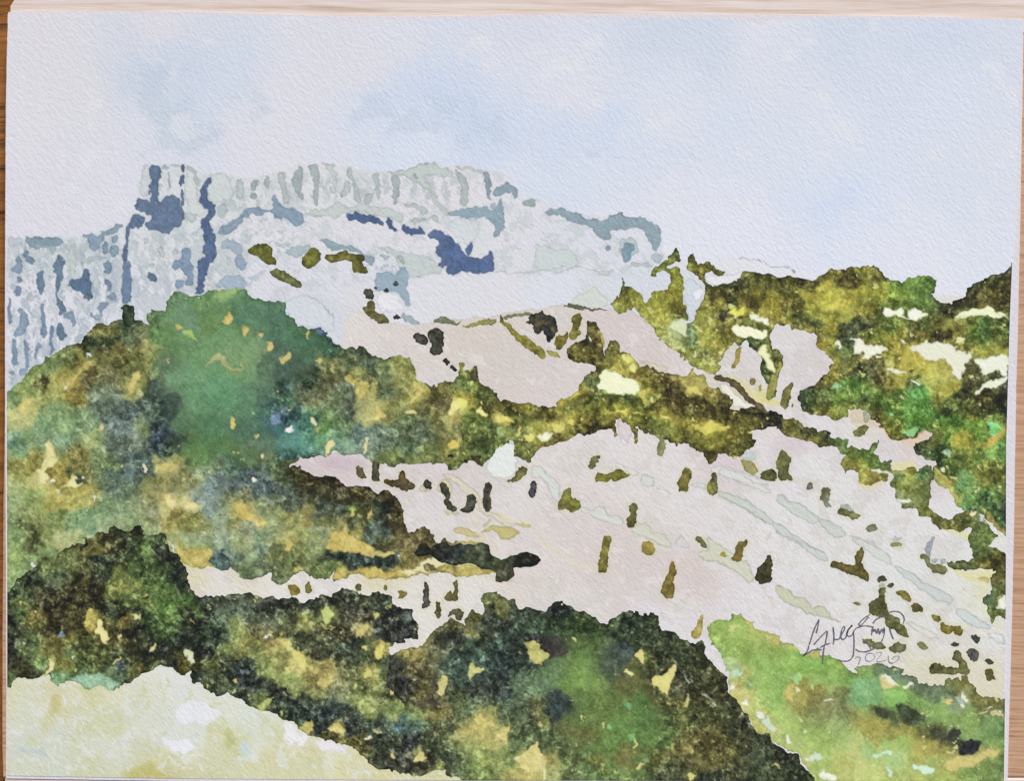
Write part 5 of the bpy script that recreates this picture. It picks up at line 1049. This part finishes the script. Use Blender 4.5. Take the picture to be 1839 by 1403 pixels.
# ------------------------------------------------------------------ small painted bushes and pines (kind, colours, outline)
SMALL = """b 4a4a1c,66682a B 180,790 220,755 330,755 370,790 340,830 390,880 380,900 310,895 260,850 190,820
b 545430,66683c B 335,940 400,920 480,970 580,1040 540,1070 420,1020 350,970
b 4c4c18,68682c B 560,860 640,775 700,790 715,840 680,900 620,935 570,910
b 4a481c,62602a B 720,840 800,830 870,795 920,820 1010,830 1025,870 980,880 1040,920 1045,950 990,965 930,950 925,910 940,870 860,870 760,890
b 32342a,484c3c B 1005,1090 1050,1065 1090,1100 1085,1140 1050,1155 1025,1120
b 3a4440 B 1085,1065 1100,1052 1115,1065 1105,1085
b 30343a B 1150,1080 1170,1060 1200,1080 1180,1100
b 30343a B 1215,1040 1240,1020 1275,1040 1250,1065
b 5c5830,4c4824 B 1050,1160 1080,1150 1100,1200 1090,1250 1150,1255 1200,1290 1190,1325 1120,1320 1060,1280 1020,1250 1000,1210 1030,1200
b 2e302a B 1215,1270 1250,1260 1285,1280 1260,1300 1225,1290
b 2c2c26,3c3c34 G 1355,410 1400,385 1450,400 1475,450 1460,485 1410,470
b 2e2e26,3c3c30 G 1480,380 1520,350 1580,370 1590,400 1580,450 1590,480 1560,550 1520,565 1480,530 1500,480 1475,430
b 34302c G 1575,590 1600,575 1640,600 1610,625
b 34302c G 1630,640 1650,630 1695,655 1670,675
b 44402c,54542c G 1780,690 1800,645 1820,680 1825,720 1790,730
s 343028,242628,4c4428 H 700,170 760,155 830,180 880,210 870,260 885,300 870,340 820,380 800,330 790,290 740,330 720,280 690,240 655,250 680,200
h 70765c H 0,215 60,190 130,220 150,245 180,240 200,220 190,250 150,258 60,235 0,240
h 707448,84803c H 190,265 280,245 350,215 440,215 450,245 330,255 230,275
h 74785c H 480,200 560,175 700,165 700,190 600,190 510,215
h 5c5c44 H 930,115 980,95 1060,120 1160,135 1280,150 1150,150 1040,145 960,125
h 7c742c,8c8438,5c5824 H 465,185 480,180 500,230 540,240 600,320 670,345 720,390 790,430 800,490 770,500 720,460 640,400 590,370 540,290 480,250
h 948a44 H 800,430 850,430 900,460 910,490 880,490 830,470
b 7c6c30,4c4818 H 860,370 890,320 920,330 960,290 960,340 930,410 900,440 870,410
b 7c7438,54501f H 980,200 1050,165 1055,230 1035,290 1055,310 1020,360 970,350 960,320 1000,290
h a89850 H 1170,280 1200,300 1220,380 1220,430 1205,400 1190,330
b 545838,6c6c44 J 545,240 560,180 600,150 635,150 620,190 590,240 560,250
b 5c581c,74702c J 590,310 620,270 670,290 700,280 750,255 800,270 850,290 820,310 740,345 700,320 670,350 640,330 600,350
p 7c7c58,6c6c44 J 1050,30 1100,35 1105,90 1080,160 1040,150 1035,100 1060,60
p 645c28,7c7434,4c4820 J 1235,235 1275,240 1285,300 1260,400 1245,425 1190,410 1190,340 1215,300
p 4c4c2c,5c5c30,8c8434 J 1430,275 1470,285 1475,400 1450,440 1405,430 1400,360 1430,320
b 585628,6c6c34,8c8430 J 325,500 350,470 370,410 400,385 425,400 415,450 470,470 495,510 470,550 430,565 390,535 330,550
p 5c5424,6c6834,4c4828 J 830,530 860,495 900,510 890,560 895,630 870,670 820,660 820,590 850,570
p 605628,747030 J 650,760 690,710 715,750 700,830 685,900 685,985 625,1005 610,970 625,880 650,820
b 7c7030,8c7c34 J 925,800 960,765 1010,780 1030,840 990,875 930,840
p 6c5c28,5c5424 J 1140,900 1170,930 1175,1010 1150,1030 1165,1170 1120,1180 1070,1150 1075,1090 1110,1030 1130,960
b 5c5c30 J 1315,750 1350,740 1400,790 1400,820 1360,810
p 605828,745c28 J 1560,900 1600,850 1610,790 1680,750 1690,790 1650,830 1660,870 1640,910 1600,915
b a08c2c J 1490,860 1530,845 1550,880 1500,885
b 34343c,24242c J 130,345 160,335 185,370 165,450 130,455 115,410
p 34301c,2a2a1a,4c4424 X 1356,1045 1360,1020 1372,1010 1382,994 1388,1012 1384,1030 1388,1045 1370,1051
b 8c8454,a09860 J 1630,200 1660,180 1740,200 1770,270 1730,300 1690,270
b b4bab8 J 1640,150 1740,110 1760,150 1740,185 1660,170
p 50502c,6c6c3c K 55,450 80,380 105,340 125,370 170,400 160,440 145,450 160,540 180,570 140,575 80,570 75,500
b 444420,5c5c30 K 0,500 40,490 75,530 60,570 0,575 -60,560 -50,510
b 585c5c,444840 K 275,630 295,575 325,600 325,635 290,640
p 747a74,5c5c38 K 385,620 440,630 455,690 430,730 465,760 420,770 405,740 400,720 365,710 390,670
b 64643c,50502c K 520,770 530,765 570,770 600,790 675,825 620,855 530,820 500,805
h a0a49c K 520,765 530,735 550,755 570,740 630,800 590,790 560,775
b 68684c,7c7c60 K 700,920 740,885 760,895 770,885 775,905 800,930 760,945 710,935
b 7c7c50 K 870,1030 910,1010 965,1015 965,1045 900,1050
h a4a8a8 K 875,990 900,995 910,965 930,985 965,980 960,1000 920,1005
h 90969c K 1120,1090 1150,1020 1190,970 1200,1000 1165,1060 1170,1110 1150,1125
b 6c6c44,585834 K 1090,1110 1120,1100 1165,1130 1170,1170 1220,1180 1240,1175 1270,1180 1300,1210 1270,1245 1190,1235 1180,1210 1140,1190 1130,1140 1095,1130
h 989e9e K 1185,1135 1220,1140 1215,1170 1180,1160
h 989e9e K 1230,1175 1235,1140 1265,1130 1285,1155 1260,1175
b 544c24,4c4420,605428 K 445,1165 490,1145 540,1170 630,1190 640,1150 625,1110 650,1070 675,1050 695,1090 680,1140 680,1195 720,1230 725,1290 690,1285 640,1260 560,1240 510,1205 450,1190
b 3c3c2c K 780,1275 820,1255 855,1285 830,1305 790,1295
b 44442c K 855,1320 890,1310 910,1330 880,1345
p 54542c,444424,60603a L 795,290 800,230 820,215 850,220 835,280 850,330 860,390 900,430 950,460 960,490 1000,520 1000,560 1030,580 980,590 930,540 880,510 850,490 840,440 780,430 720,410 730,330 780,300
h a4a890 L 800,190 840,190 840,220 800,225
b 6c6428,5c5424 L 920,260 950,240 1000,260 1045,315 1020,330 970,300
b 64582c,4c4820 L 1030,350 1070,330 1115,360 1110,395 1060,405 1030,385
b 6c6424 L 1165,425 1220,420 1250,450 1240,475 1190,460
b 706424,5c501c L 1235,480 1280,480 1330,510 1390,490 1400,550 1370,575 1330,540 1290,560 1240,530
b 74744c L 1070,620 1110,610 1160,660 1140,675 1075,650
b 6c6c4c L 600,340 640,320 680,345 650,360
b 64643c,747044 L 680,600 730,590 780,620 830,625 850,660 800,670 740,650 690,625
b 58583c,6c6c48 L 865,650 920,620 980,620 1005,665 950,690 880,685
b 3c3c38 L 1305,630 1340,610 1390,630 1350,655
b 40403f L 1465,570 1500,560 1530,590 1500,625 1470,600
b 50504c,3c3c38 L 1430,670 1480,660 1515,680 1510,740 1470,755 1435,710
b 50502c,3c3c20,64643c L 1345,680 1380,680 1390,730 1430,760 1450,820 1440,850 1370,840 1250,850 1160,840 1165,770 1220,770 1300,800 1370,800 1370,760 1320,740
b 40422f L 1550,750 1590,735 1630,765 1600,790
b 5c5428 L 1550,820 1600,805 1630,830 1620,860 1645,890 1580,895 1560,850
b 504830,5c5030 I 555,290 560,225 590,240 620,260 635,310 580,320
p 3a3a2a,4a4a38 I 670,290 670,200 690,180 720,200 735,220 720,250 730,320 710,350 670,320
b 3c3424,4c4020 I 750,330 800,325 860,335 865,270 900,250 915,290 905,320 960,340 980,380 950,405 880,405 850,380 800,380
b 30302a I 1045,340 1070,325 1105,350 1100,395 1060,400 1040,370
p 34342a,444434 I 1155,350 1190,340 1215,380 1240,430 1215,480 1280,520 1290,550 1250,565 1195,530 1190,440 1160,390
p 34342a,484838 I 1305,540 1350,510 1360,440 1390,430 1425,460 1415,540 1370,565 1310,555
p 34302c,444438 I 1480,350 1525,345 1535,400 1520,450 1530,550 1490,555 1460,490 1480,450 1475,400
b 1c1c18 I 1220,145 1260,145 1255,170 1225,165
b 2c241c I 1325,190 1360,185 1360,205 1335,208
b 3c3020 I 1405,160 1470,165 1440,190 1475,225 1440,230 1410,185
b 545030,64602c I 1710,270 1750,220 1790,250 1770,300 1700,350 1620,340 1690,320
b 74642c,84742c I 65,1090 100,1075 160,1110 155,1150 90,1165 70,1120
b 645828 I 195,1090 220,1060 235,1090 245,1145 200,1150
b 4c4828 I 555,1095 575,1070 600,1090 590,1120 560,1130
b 6c6838 I 760,1090 775,1080 790,1100 770,1125 755,1110
b 746430 I 850,1125 880,1135 915,1125 920,1160 890,1185 850,1180 870,1155
p 3c3834,4a4640 I 1045,1080 1060,1055 1080,1090 1085,1180 1100,1220 1060,1245 1025,1265 1040,1180
p 504828,5c5430 I 1250,1060 1280,1050 1295,1120 1285,1190 1260,1190 1200,1205 1195,1160 1220,1120 1250,1150 1260,1110
p 4c4428 I 1125,1205 1160,1205 1175,1280 1140,1335 1120,1300 1130,1260
b 504c34 I 1220,1280 1260,1250 1320,1265 1340,1300 1310,1340 1270,1330 1270,1295 1240,1300 1225,1310
p b0a05c,8c8038 P 565,365 580,310 610,280 635,215 650,200 648,300 640,370 600,385
h 54482c,4c4028 D 560,1030 600,1005 660,1040 740,1060 800,1130 840,1190 900,1210 970,1290 940,1300 860,1240 800,1200 740,1130 660,1060 590,1055
p 645c30,747038 D 1040,1220 1060,1130 1110,1080 1135,1060 1130,1130 1110,1200 1080,1270 1060,1240
b 6c6440 D 830,1040 870,1035 870,1070 850,1090 830,1070
h 8c7c38 D 690,960 720,900 730,820 770,810 760,890 730,960
b 6c6434 D 1120,1240 1140,1200 1140,1240
h 909030 D 880,1100 920,1080 910,1140
h 8c8440,7c7c38 D 945,1190 950,1110 970,1060 990,1000 1030,1010 1020,1080 1000,1160 960,1200
h 94943c D 1000,1060 1040,900 1060,940 1040,1000
b 686838,5c5c30 K 615,230 650,180 720,170 720,210 660,265 620,255
b 9a9a84 K 680,80 740,90 720,160 690,150
b 2c382a,24301f F 870,200 900,185 955,195 965,240 972,345 880,345 880,240
h 28343c,2f3a34 X 20,1 21,1"""

STROKES = """500,380 492,440 470,545
488,400 440,500 405,610 380,690
372,715 358,775 310,835
440,692 490,635 560,560 612,512 598,600 578,700 640,680
525,728 575,700
680,480 692,560 690,640 680,705 700,620 750,640 790,560 830,500 832,455 800,480 775,560 780,620 810,635 850,600 868,520 920,450
925,455 870,500 850,560 870,595 920,585 945,520 970,490 1000,475
940,545 948,640 945,760 935,850 890,900 820,912 740,890
300,842 400,775 480,755 530,762
572,700 555,800 545,940
1150,312 1080,355 1000,432 1020,462 1060,430 1130,345
1000,480 1060,458 1120,458 1190,475
1190,420 1230,370 1290,345 1350,340
1170,570 1180,480 1200,540 1215,490 1235,580 1255,470 1270,590 1300,480 1315,560 1330,480
1335,500 1328,590 1285,680 1200,750 1100,792 1010,785 970,755
1380,292 1450,270 1520,278 1570,320 1590,375 1570,430
1400,495 1415,560 1445,620
1060,630 1120,680 1160,750
960,872 975,862
985,850 1035,865 1020,900 1000,950
1110,818 1088,860 1100,905 1150,912 1205,880 1215,835 1180,805 1140,805 1110,818
1235,800 1295,790 1300,815 1260,860 1225,905 1270,920 1360,890
1385,840 1380,895 1405,940 1440,935
1400,925 1450,930 1500,900 1525,860 1510,838 1460,845 1430,880"""

# ------------------------------------------------------------------ build: table, board, paper
WHITE = hexc('dbd9de')
TAN = math.radians(0)
table = link('wooden_table', None or slab('wooden_table', [(-1.1, -0.9), (1.1, -0.9), (1.1, 0.9), (-1.1, 0.9)], -0.045, -0.0125, 0.002),
             wood('table_wood', [(0.25, '1c140e'), (0.36, '4a2f1a'), (0.48, '8a5a2c'), (0.62, 'a06a36'), (0.8, 'b88248')],
                  (0.05, 0.0028, 0.02), math.radians(4), rough=0.45, bump=0.3))
table['label'] = 'brown varnished wooden table with dark grain showing left of the board'
table['category'] = 'table'



def slab_px(P, z0, z1, bev):
    return slab('board', [plane(p[0], p[1], z1)[:2] for p in P][::-1], z0, z1, bev)


TANW = wood('tan_board_wood', [(0.30, '7a5238'), (0.40, 'a8805f'), (0.50, 'bd987a'), (0.60, 'c6a487'), (0.75, 'cfae94')],
            (0.030, 0.0011, 0.02), math.radians(-1.0), rough=0.6, bump=0.3)
PINE = wood('pine', [(0.30, 'b9a092'), (0.42, 'ccb9ab'), (0.52, 'd9cbc2'), (0.62, 'dfd5cf'), (0.75, 'e3dad6')],
            (0.075, 0.0022, 0.02), math.radians(-0.3), rough=0.7, bump=0.2)


def single(name, me, mat, label, cat, group=None):
    o = link(name, me, mat); me.name = name
    o['label'] = label; o['category'] = cat
    if group:
        o['group'] = group
    return o


single('wooden_board', slab_px([(13, 60), (11, 400), (9.5, 620), (5, 900), (3, 1150), (3, 1340), (4.5, 1398), (2050, 1398), (2050, 60)], -0.0125, 0.0, 0.0006), TANW,
       'tan wooden board with fine dark grain, showing along the right and left edges', 'board')
single('pine_lath', slab_px([(27, -6), (17.5, 9), (17, 59), (2050, 59), (2050, -160), (27, -160)], -0.0125, 0.0, 0.0006), PINE,
       'pale pine lath with straight grain along the top edge of the painting', 'lath', 'pale pine laths at the top and bottom of the sheet')
single('pine_lath', slab_px([(8, 1399), (9, 1700), (2050, 1700), (2050, 1399)], -0.0125, 0.0, 0.0006), PINE,
       'pale pinkish pine lath just showing below the bottom left of the painting', 'lath', 'pale pine laths at the top and bottom of the sheet')

ORG = plane(11, 1398, 0.0)
painting = empty('watercolour_painting', 'unframed watercolour of a rocky mountain and wooded slopes on white paper, signed at lower right', 'painting', ORG)


def edge_jitter(P, amp, sp=6):
    out = []
    for k in range(len(P)):
        a = np.array(P[k], float); b = np.array(P[(k + 1) % len(P)], float)
        n = max(1, int(np.hypot(*(b - a)) / sp))
        for i in range(n):
            q = a + (b - a) * i / n
            t = (b - a) / (np.hypot(*(b - a)) + 1e-9)
            o = amp * (vn(np.array([q[0] + q[1]]), np.array([q[1]]), 9, 3)[0] + 0.7 * vn(np.array([q[0]]), np.array([q[1] * 1.3]), 40, 5)[0])
            out.append(q + np.array([-t[1], t[0]]) * o)
    return np.array(out)


PAPER = [(15, 20.5), (170, 20), (330, 19), (480, 24), (600, 27.5), (760, 28.5), (900, 25), (1150, 24), (1300, 25.5), (1500, 26), (1700, 29.5), (1838.5, 33),
         (1836, 200), (1832, 420), (1829, 560), (1825, 700), (1822, 900), (1819, 1050), (1816, 1173), (1812.5, 1300), (1809.5, 1412),
         (1200, 1410), (700, 1405.5), (300, 1402), (100, 1399), (11, 1397.7), (11.5, 1250), (10.5, 1000), (9.5, 800), (9, 600), (9.5, 400), (10.5, 200), (12.5, 90)]
def rel(P, z, o):
    return [tuple(plane(q[0], q[1], z)[:2] - o[:2]) for q in P][::-1]


TOPS = [p for p in PAPER[:12]] + [(1835, 180), (1832.5, 260), (1829, 330), (1824, 420), (1818.3, 480), (1814.6, 560), (1811.7, 660), (1808, 800), (1807, 1000), (1806, 1200), (1803.8, 1402),
        (1803, 1408.5), (1200, 1406), (700, 1401.5), (300, 1398), (100, 1395), (12, 1393.5)] + PAPER[-7:]
back = single('backing_sheet', slab('backing_sheet', [tuple(plane(q[0], q[1], 0.0006)[:2]) for q in edge_jitter([(x - (0.5 if x < 20 else 0), y + (1.5 if y < 100 else 1.8 if y > 1390 else 0)) for x, y in PAPER], 0.25)][::-1], 0.00005, 0.0006, 0.0001),
              plain_paper(), 'plain white sheet under the painting, showing as a strip along its right edge', 'sheet')
ZP = 0.00085
sheet = link('paper', slab('paper', rel(edge_jitter(TOPS, 0.3), ZP, ORG), 0.00062, ZP, 0.0001), plain_paper(), painting)

PAINT_LIGHT = paint_material('thin_wash', 0.5, 0.75)
PAINT_DEEP = paint_material('deep_wash', 0.95, 0.6, 0.85)

SKYCLIP = np.array([(13.5, 24), (170, 23.5), (480, 28), (600, 33), (760, 34), (900, 32), (1150, 31), (1300, 34), (1340, 36), (1352, 42), (1372, 43), (1385, 34), (1500, 31), (1700, 34), (1836, 38),
                    (1831, 200), (1823, 420), (1818, 478), (1815, 560), (1812, 660), (1811, 750), (13, 750), (11, 600), (11, 400), (12, 200)])
RCLIP = np.array([(12, 0), (1840, 0), (1831, 200), (1823, 420), (1817.5, 478), (1814, 560), (1811, 660), (1807, 800), (1806.5, 1000), (1805.5, 1200), (1803, 1402.5), (1800, 1406), (700, 1402), (300, 1399), (13, 1394), (13, 1000), (12, 600)])

paint('sky_wash', painting, SKYCLIP, pull=('dfe2e8', .12), sites=SKY, soft=44, spread=0.8, patches='', step=3.0, wob=(1.0, 30, 0.8, 8), rim=0.0, mott=0.05, sat=0.72, gain=(1.02, 1.03, 1.005), blot=[('b9c8da', 60, 0.0, 0.6, 3, 'X 250,110 440,120 500,200 420,240 330,290 220,290 240,200'), ('bccbe0', 50, 0.0, 0.6, 5, 'X 620,160 900,170 920,260 840,270 700,250 620,230'), ('b8cbe8', 34, 0.45, 0.5, 1, 'X 970,200 1260,200 1280,290 980,300'), ('dcdde2', 50, 0.5, 0.5, 2, '')],
      swarp=(26, 80, 12, 22), mat=PAINT_LIGHT, label='pale blue and lavender sky wash')
paint('mountain', painting, CLIFF_OUT, pull=('dcdfe2', .2), sites=CLIFF, soft=16, patches=CLIFF_P, clip=RCLIP, rim=0.36, spread=.3, mott=0.10, sat=0.76, gain=(1.0, 1.01, 1.0),
      blot=[('8fa6b4', -8, .12, .6, 9, 'X 8,430 215,425 225,560 120,660 8,720'), ('a3b3b4', -9, .16, .6, 2, 'X 250,300 410,320 900,305 900,350 780,370 560,365 400,390 250,340'), ('9bb0bb', 12, .18, .6, 6, 'X 230,420 420,390 560,350 560,400 440,540 380,530 240,540'), ('9fb3bb', 12, .12, .5, 4, 'X 600,440 760,440 790,490 700,520 660,490'), ('b4c1c6', -12, -0.1, 0.65, 1, 'X 8,430 215,415 235,400 400,400 460,540 300,640 8,720'), ('93a7b6', -9, 0.42, 0.6, 3, 'X 8,430 215,415 230,560 120,660 8,720'), ('b3bfbf', -10, 0.38, 0.5, 7, 'X 420,310 900,305 900,360 800,380 560,370 420,380'), ('bcc7c9', 18, 0.1, 0.55, 5, 'X 240,300 900,300 1180,420 1180,500 700,500 300,600')],
      swarp=(12, 40, 4, 12), step=1.5, wob=(2.4, 12, 2.4, 5), mat=PAINT_LIGHT, label='pale blue grey rocky mountain with fluted cliffs')
HALO = ''.join('cbc68e/f15/o.7/n ' + l.split(' ', 2)[2] + '\n' for l in SMALL.split('\n') if l.split(' ')[2] in 'HIJKL' and l[0] in 'bp')
paint('bare_slope', painting, SLOPE_OUT, warm=True, pull=('e0dbd6', .22), sites=SLOPE, soft=20, spread=.35, patches=HALO + SLOPE_P, clip=RCLIP, rim=0.5, mott=0.07, sat=0.8, gain=(1.02, 1.03, 0.985), blur=.4, blot=[('cbc5c1', 34, 0.2, 0.45, 2, ''), ('dddadb', 20, 0.4, 0.5, 4, ''), ('cdc9bc', 26, .5, .5, 7, '')],
      swarp=(16, 50, 5, 14), wob=(2.0, 14, 1.7, 5), step=1.5, mat=PAINT_LIGHT, label='pinkish white bare slope with grey green stripes')
paint('foreground_meadow', painting, MEADOW_OUT, blot=[('dadcd8', 12, .25, .6, 3, ''), ('c4c488', 22, .45, .5, 5, '')], sites=MEADOW, soft=14, spread=.3, sat=0.95, blur=.4, gain=(1.0, 1.02, .98), pull=('dadccc', .48), patches=MEADOW_P, clip=RCLIP, rim=0.1, mott=0.13,
      swarp=(14, 34, 6, 11), cellv=0.05, wob=(4, 10, 2, 5), mat=PAINT_LIGHT, label='pale yellow and white meadow')
CL = dict(clip=RCLIP, mat=PAINT_DEEP)
paint('upper_right_woodland', painting, UPR_OUT, sites=UPR, step=1.5, wob=(4, 15, 2.6, 5), soft=6, patches=UPR_P, scal=3.0, rim=0.35, mott=0.22, cellv=0.24, cellw=9,
      swarp=(7, 22, 4, 8), sat=0.98, gain=(1.45, 1.45, 1.05), gfall=.8, thin=.1, olive=(.25, (1.0, 1.12, .48)), blur=0.45, blot=[('c9cc98', 9, .42, .8, 3, 'X 1130,560 1290,560 1330,640 1300,700 1200,640'), (0.22, 16, 0.12, 1, 2, ''), (0.24, 7, 0.15, 1, 5, ''), (-0.28, 11, 0.25, 1, 4, ''), ('c8c480', 12, 0.68, 0.8, 6, '')], label='olive and green scrub along the right skyline', **CL)
paint('bush_chain', painting, CHAIN_OUT, sites=CHAIN, step=1.5, wob=(4, 15, 2.6, 5), soft=5, patches=CHAIN_P, scal=2.0, rim=0.35, mott=0.2, cellv=0.18, cellw=9,
      swarp=(5, 20, 3, 8), sat=0.98, gain=(1.45, 1.45, 1.05), gfall=.8, thin=.1, olive=(.25, (1.0, 1.12, .48)), blur=0.45, blot=[(0.22, 16, 0.12, 1, 2, ''), (0.24, 7, 0.15, 1, 5, ''), (-0.28, 11, 0.25, 1, 4, ''), ('8c8c48', 12, 0.75, 0.8, 6, '')], label='chain of olive bushes winding down the right slope', **CL)
paint('ridge_scrub', painting, RIDGE_OUT, sites=RIDGE, step=1.5, wob=(4, 15, 2.6, 5), soft=6, patches=RIDGE_P, scal=2.5, rim=0.35, mott=0.22, cellv=0.22, cellw=10,
      swarp=(6, 22, 3, 8), sat=0.98, gain=(1.45, 1.45, 1.05), gfall=.8, thin=.1, olive=(.25, (1.0, 1.12, .48)), blur=0.45, blot=[(0.22, 16, 0.12, 1, 2, ''), (0.24, 7, 0.15, 1, 5, ''), (-0.28, 11, 0.25, 1, 4, ''), ('ccc070', 12, 0.7, 0.8, 6, '')], label='olive brown scrub band across the middle', **CL)
paint('left_woodland', painting, LEFTW_OUT, sites=LEFTW, step=1.5, wob=(4, 15, 2.6, 5), soft=7, patches=LEFTW_P, scal=2.5, rim=0.3, mott=0.22, cellv=0.20, cellw=13,
      swarp=(9, 26, 5, 9), sat=0.9, gain=(1.2, 1.2, 1.22), gfall=.8, thin=.08, olive=(.15, (.95, 1.12, .6)), blur=0.45, blot=[(0.22, 16, 0.12, 1, 2, ''), (0.24, 7, 0.15, 1, 5, ''), (-0.28, 11, 0.25, 1, 4, ''), ('c0b468', 12, 0.82, 0.8, 6, '')], calm=[('X 290,548 400,519 512,543 600,620 560,680 500,690 480,740 560,800 440,840 320,830 290,740 275,640', .75)], label='large green and teal wooded hill at the left', **CL)
paint('lime_bank', painting, LIME_OUT, sites=LIME, step=1.5, wob=(4, 15, 2.6, 5), soft=7, patches=LIME_P, scal=2.0, rim=0.3, mott=0.2, cellv=0.16, cellw=12,
      swarp=(7, 22, 4, 8), sat=0.88, gain=(1.32, 1.38, 1.28), gfall=.8, thin=.14, olive=(.3, (1.0, 1.12, .48)), blur=0.5, blot=[(0.22, 16, 0.12, 1, 2, ''), (0.24, 7, 0.15, 1, 5, ''), (-0.28, 11, 0.25, 1, 4, ''), ('c4c070', 12, 0.66, 0.8, 6, '')], calm=[('X 1270,1100 1803,1200 1803,1403 1450,1403', .5)], label='bright lime green bank at the lower right', **CL)
paint('middle_woodland', painting, MIDW_OUT, sites=MIDW, step=1.5, wob=(4, 15, 2.6, 5), soft=6, patches=MIDW_P, scal=3.0, rim=0.3, mott=0.26, cellv=0.24, cellw=10,
      swarp=(7, 22, 4, 8), sat=0.88, gain=(1.32, 1.38, 1.28), gfall=.8, thin=.14, olive=(.3, (1.0, 1.12, .48)), blur=0.45, blot=[(0.22, 16, 0.12, 1, 2, ''), (0.24, 7, 0.15, 1, 5, ''), (-0.28, 11, 0.25, 1, 4, ''), ('b0a44c', 12, 0.68, 0.8, 6, '')], label='dark mottled woodland at the lower middle', **CL)
paint('dark_woodland', painting, DARK_OUT, sites=DARK, step=1.5, wob=(4, 15, 2.6, 5), soft=7, patches=DARK_P, scal=3.0, rim=0.35, mott=0.24, cellv=0.22, cellw=12,
      swarp=(7, 24, 4, 8), sat=0.88, gain=(1.32, 1.38, 1.28), gfall=.8, thin=.14, olive=(.3, (1.0, 1.12, .48)), blur=0.45, blot=[(0.22, 16, 0.12, 1, 2, ''), (0.24, 7, 0.15, 1, 5, ''), (-0.28, 11, 0.25, 1, 4, ''), ('8c7c30', 12, 0.78, 0.8, 6, '')], label='nearly black green bushes at the lower left', **CL)
paint('round_woodland', painting, ROUND_OUT, sites=ROUND, step=1.5, wob=(4, 15, 2.6, 5), soft=8, patches=ROUND_P, scal=3.0, rim=0.3, mott=0.22, cellv=0.16, cellw=9,
      swarp=(8, 26, 4, 8), sat=0.88, gain=(1.32, 1.38, 1.28), gfall=.8, thin=.14, olive=(.3, (1.0, 1.12, .48)), blur=0.45, blot=[(0.22, 16, 0.12, 1, 2, ''), (0.24, 7, 0.15, 1, 5, ''), (-0.28, 11, 0.25, 1, 4, ''), ('a09c48', 12, 0.8, 0.8, 6, '')], calm=[('X 980,1130 1140,1150 1200,1300 1150,1403 1000,1330 960,1200', .6)], label='broad dark green woodland at the bottom', **CL)
paint('dark_hedge', painting, 'I 975,850 1010,790 1060,790 1090,830 1150,780 1200,770 1230,810 1300,790 1340,800 1400,800 1470,775 1510,800 1530,870 1600,910 1680,870 1780,850 1860,870 1880,900 1860,940 1760,950 1690,960 1700,1010 1640,1060 1570,1050 1560,990 1460,960 1380,930 1340,930 1260,940 1150,910 1090,870 1010,885',
      sites='760,985,24261e 790,985,2e3228 810,1000,2a2e28 850,995,3a4230 880,1000,343c2c 900,1010,3c442c 940,1005,282a22 960,1005,24261e 905,1035,4a4c38 830,985,38403a',
      soft=5, scal=2, rim=0.3, mott=0.25, cellv=0.25, cellw=8, **CL)

nsm = 0
NAMES = {'b': 'painted_bush', 'p': 'painted_pine', 's': 'spiky_bush', 'h': 'brush_stroke'}
for ln in SMALL.split('\n'):
    k, cols, body = ln.split(' ', 2)
    P = pts(body)
    if len(P) < 3:
        continue
    cols = cols.split(',')
    r2 = np.random.RandomState(int(P.sum()) % 9973)
    S = []; C = []
    x0, y0 = P.min(0); x1, y1 = P.max(0)
    for i in range(max(3, int((x1 - x0) * (y1 - y0) / 60))):
        S.append((r2.uniform(x0, x1), r2.uniform(y0, y1))); C.append(hexc(cols[r2.randint(len(cols))] if i else cols[0]))
    wb = (1.6, 9, 1.7, 3.6) if k != 's' else (2.5, 7, 1.6, 4)
    paint(NAMES[k], painting, P, sites=(np.array(S), np.array(C)), soft=4, step=1.0, wob=wb,
          scal=0.7 if k != 'h' else 0.3, rim=0.22, mott=0.16, cellv=0.12, cellw=7, swarp=(3, 12, 2, 6), mat=PAINT_DEEP,
          smooth=0 if k == 's' else 2, lift=nsm % 6 + 1, sat=0.95, gain=(1.15, 1.2, 1.2), thin=.08)
    nsm += 1

# pencil signature and year, each stroke laid over the paint
sig = []
LAYER[0] += 8
allV, allC, allQ, allT, off = [], [], [], [], 0
for ln in STROKES.split('\n'):
    P = pts('V ' + ln)
    # round the corners (Chaikin)
    for _ in range(2):
        Q = [P[0]]
        for a, b in zip(P[:-1], P[1:]):
            Q += [a * .75 + b * .25, a * .25 + b * .75]
        P = np.array(Q + [P[-1]])
    x0, y0 = P.min(0) - 4; x1, y1 = P.max(0) + 4
    x, y = np.meshgrid(np.arange(x0, x1, .6), np.arange(y0, y1, .6))
    date = y0 > 1060 + 780 / 7.073 - 4
    F = sdf_line(P, x, y, 1.7 if date else 2.3) + 0.35 * vn(x, y, 3, 2) + 0.25 * vn(x, y, 12, 4)
    col = np.empty(x.shape + (3,)); col[:] = hexc('96929a' if date else '686372')
    col *= (1 + 0.18 * vn(x, y, 4, 5))[..., None]
    V, Cc, q, t = film(F, col, x, y, ZP + 0.000005 * LAYER[0])
    if len(V) == 0:
        continue
    (allV.append(V), allC.append(Cc), allQ.append(q + off), allT.append(t + off)); off += len(V)
link('signature', mesh_from('signature', np.concatenate(allV) - ORG, np.concatenate(allC), np.concatenate(allQ), np.concatenate(allT)),
     PAINT_LIGHT, painting, 'grey pencil signature with a year written below it')
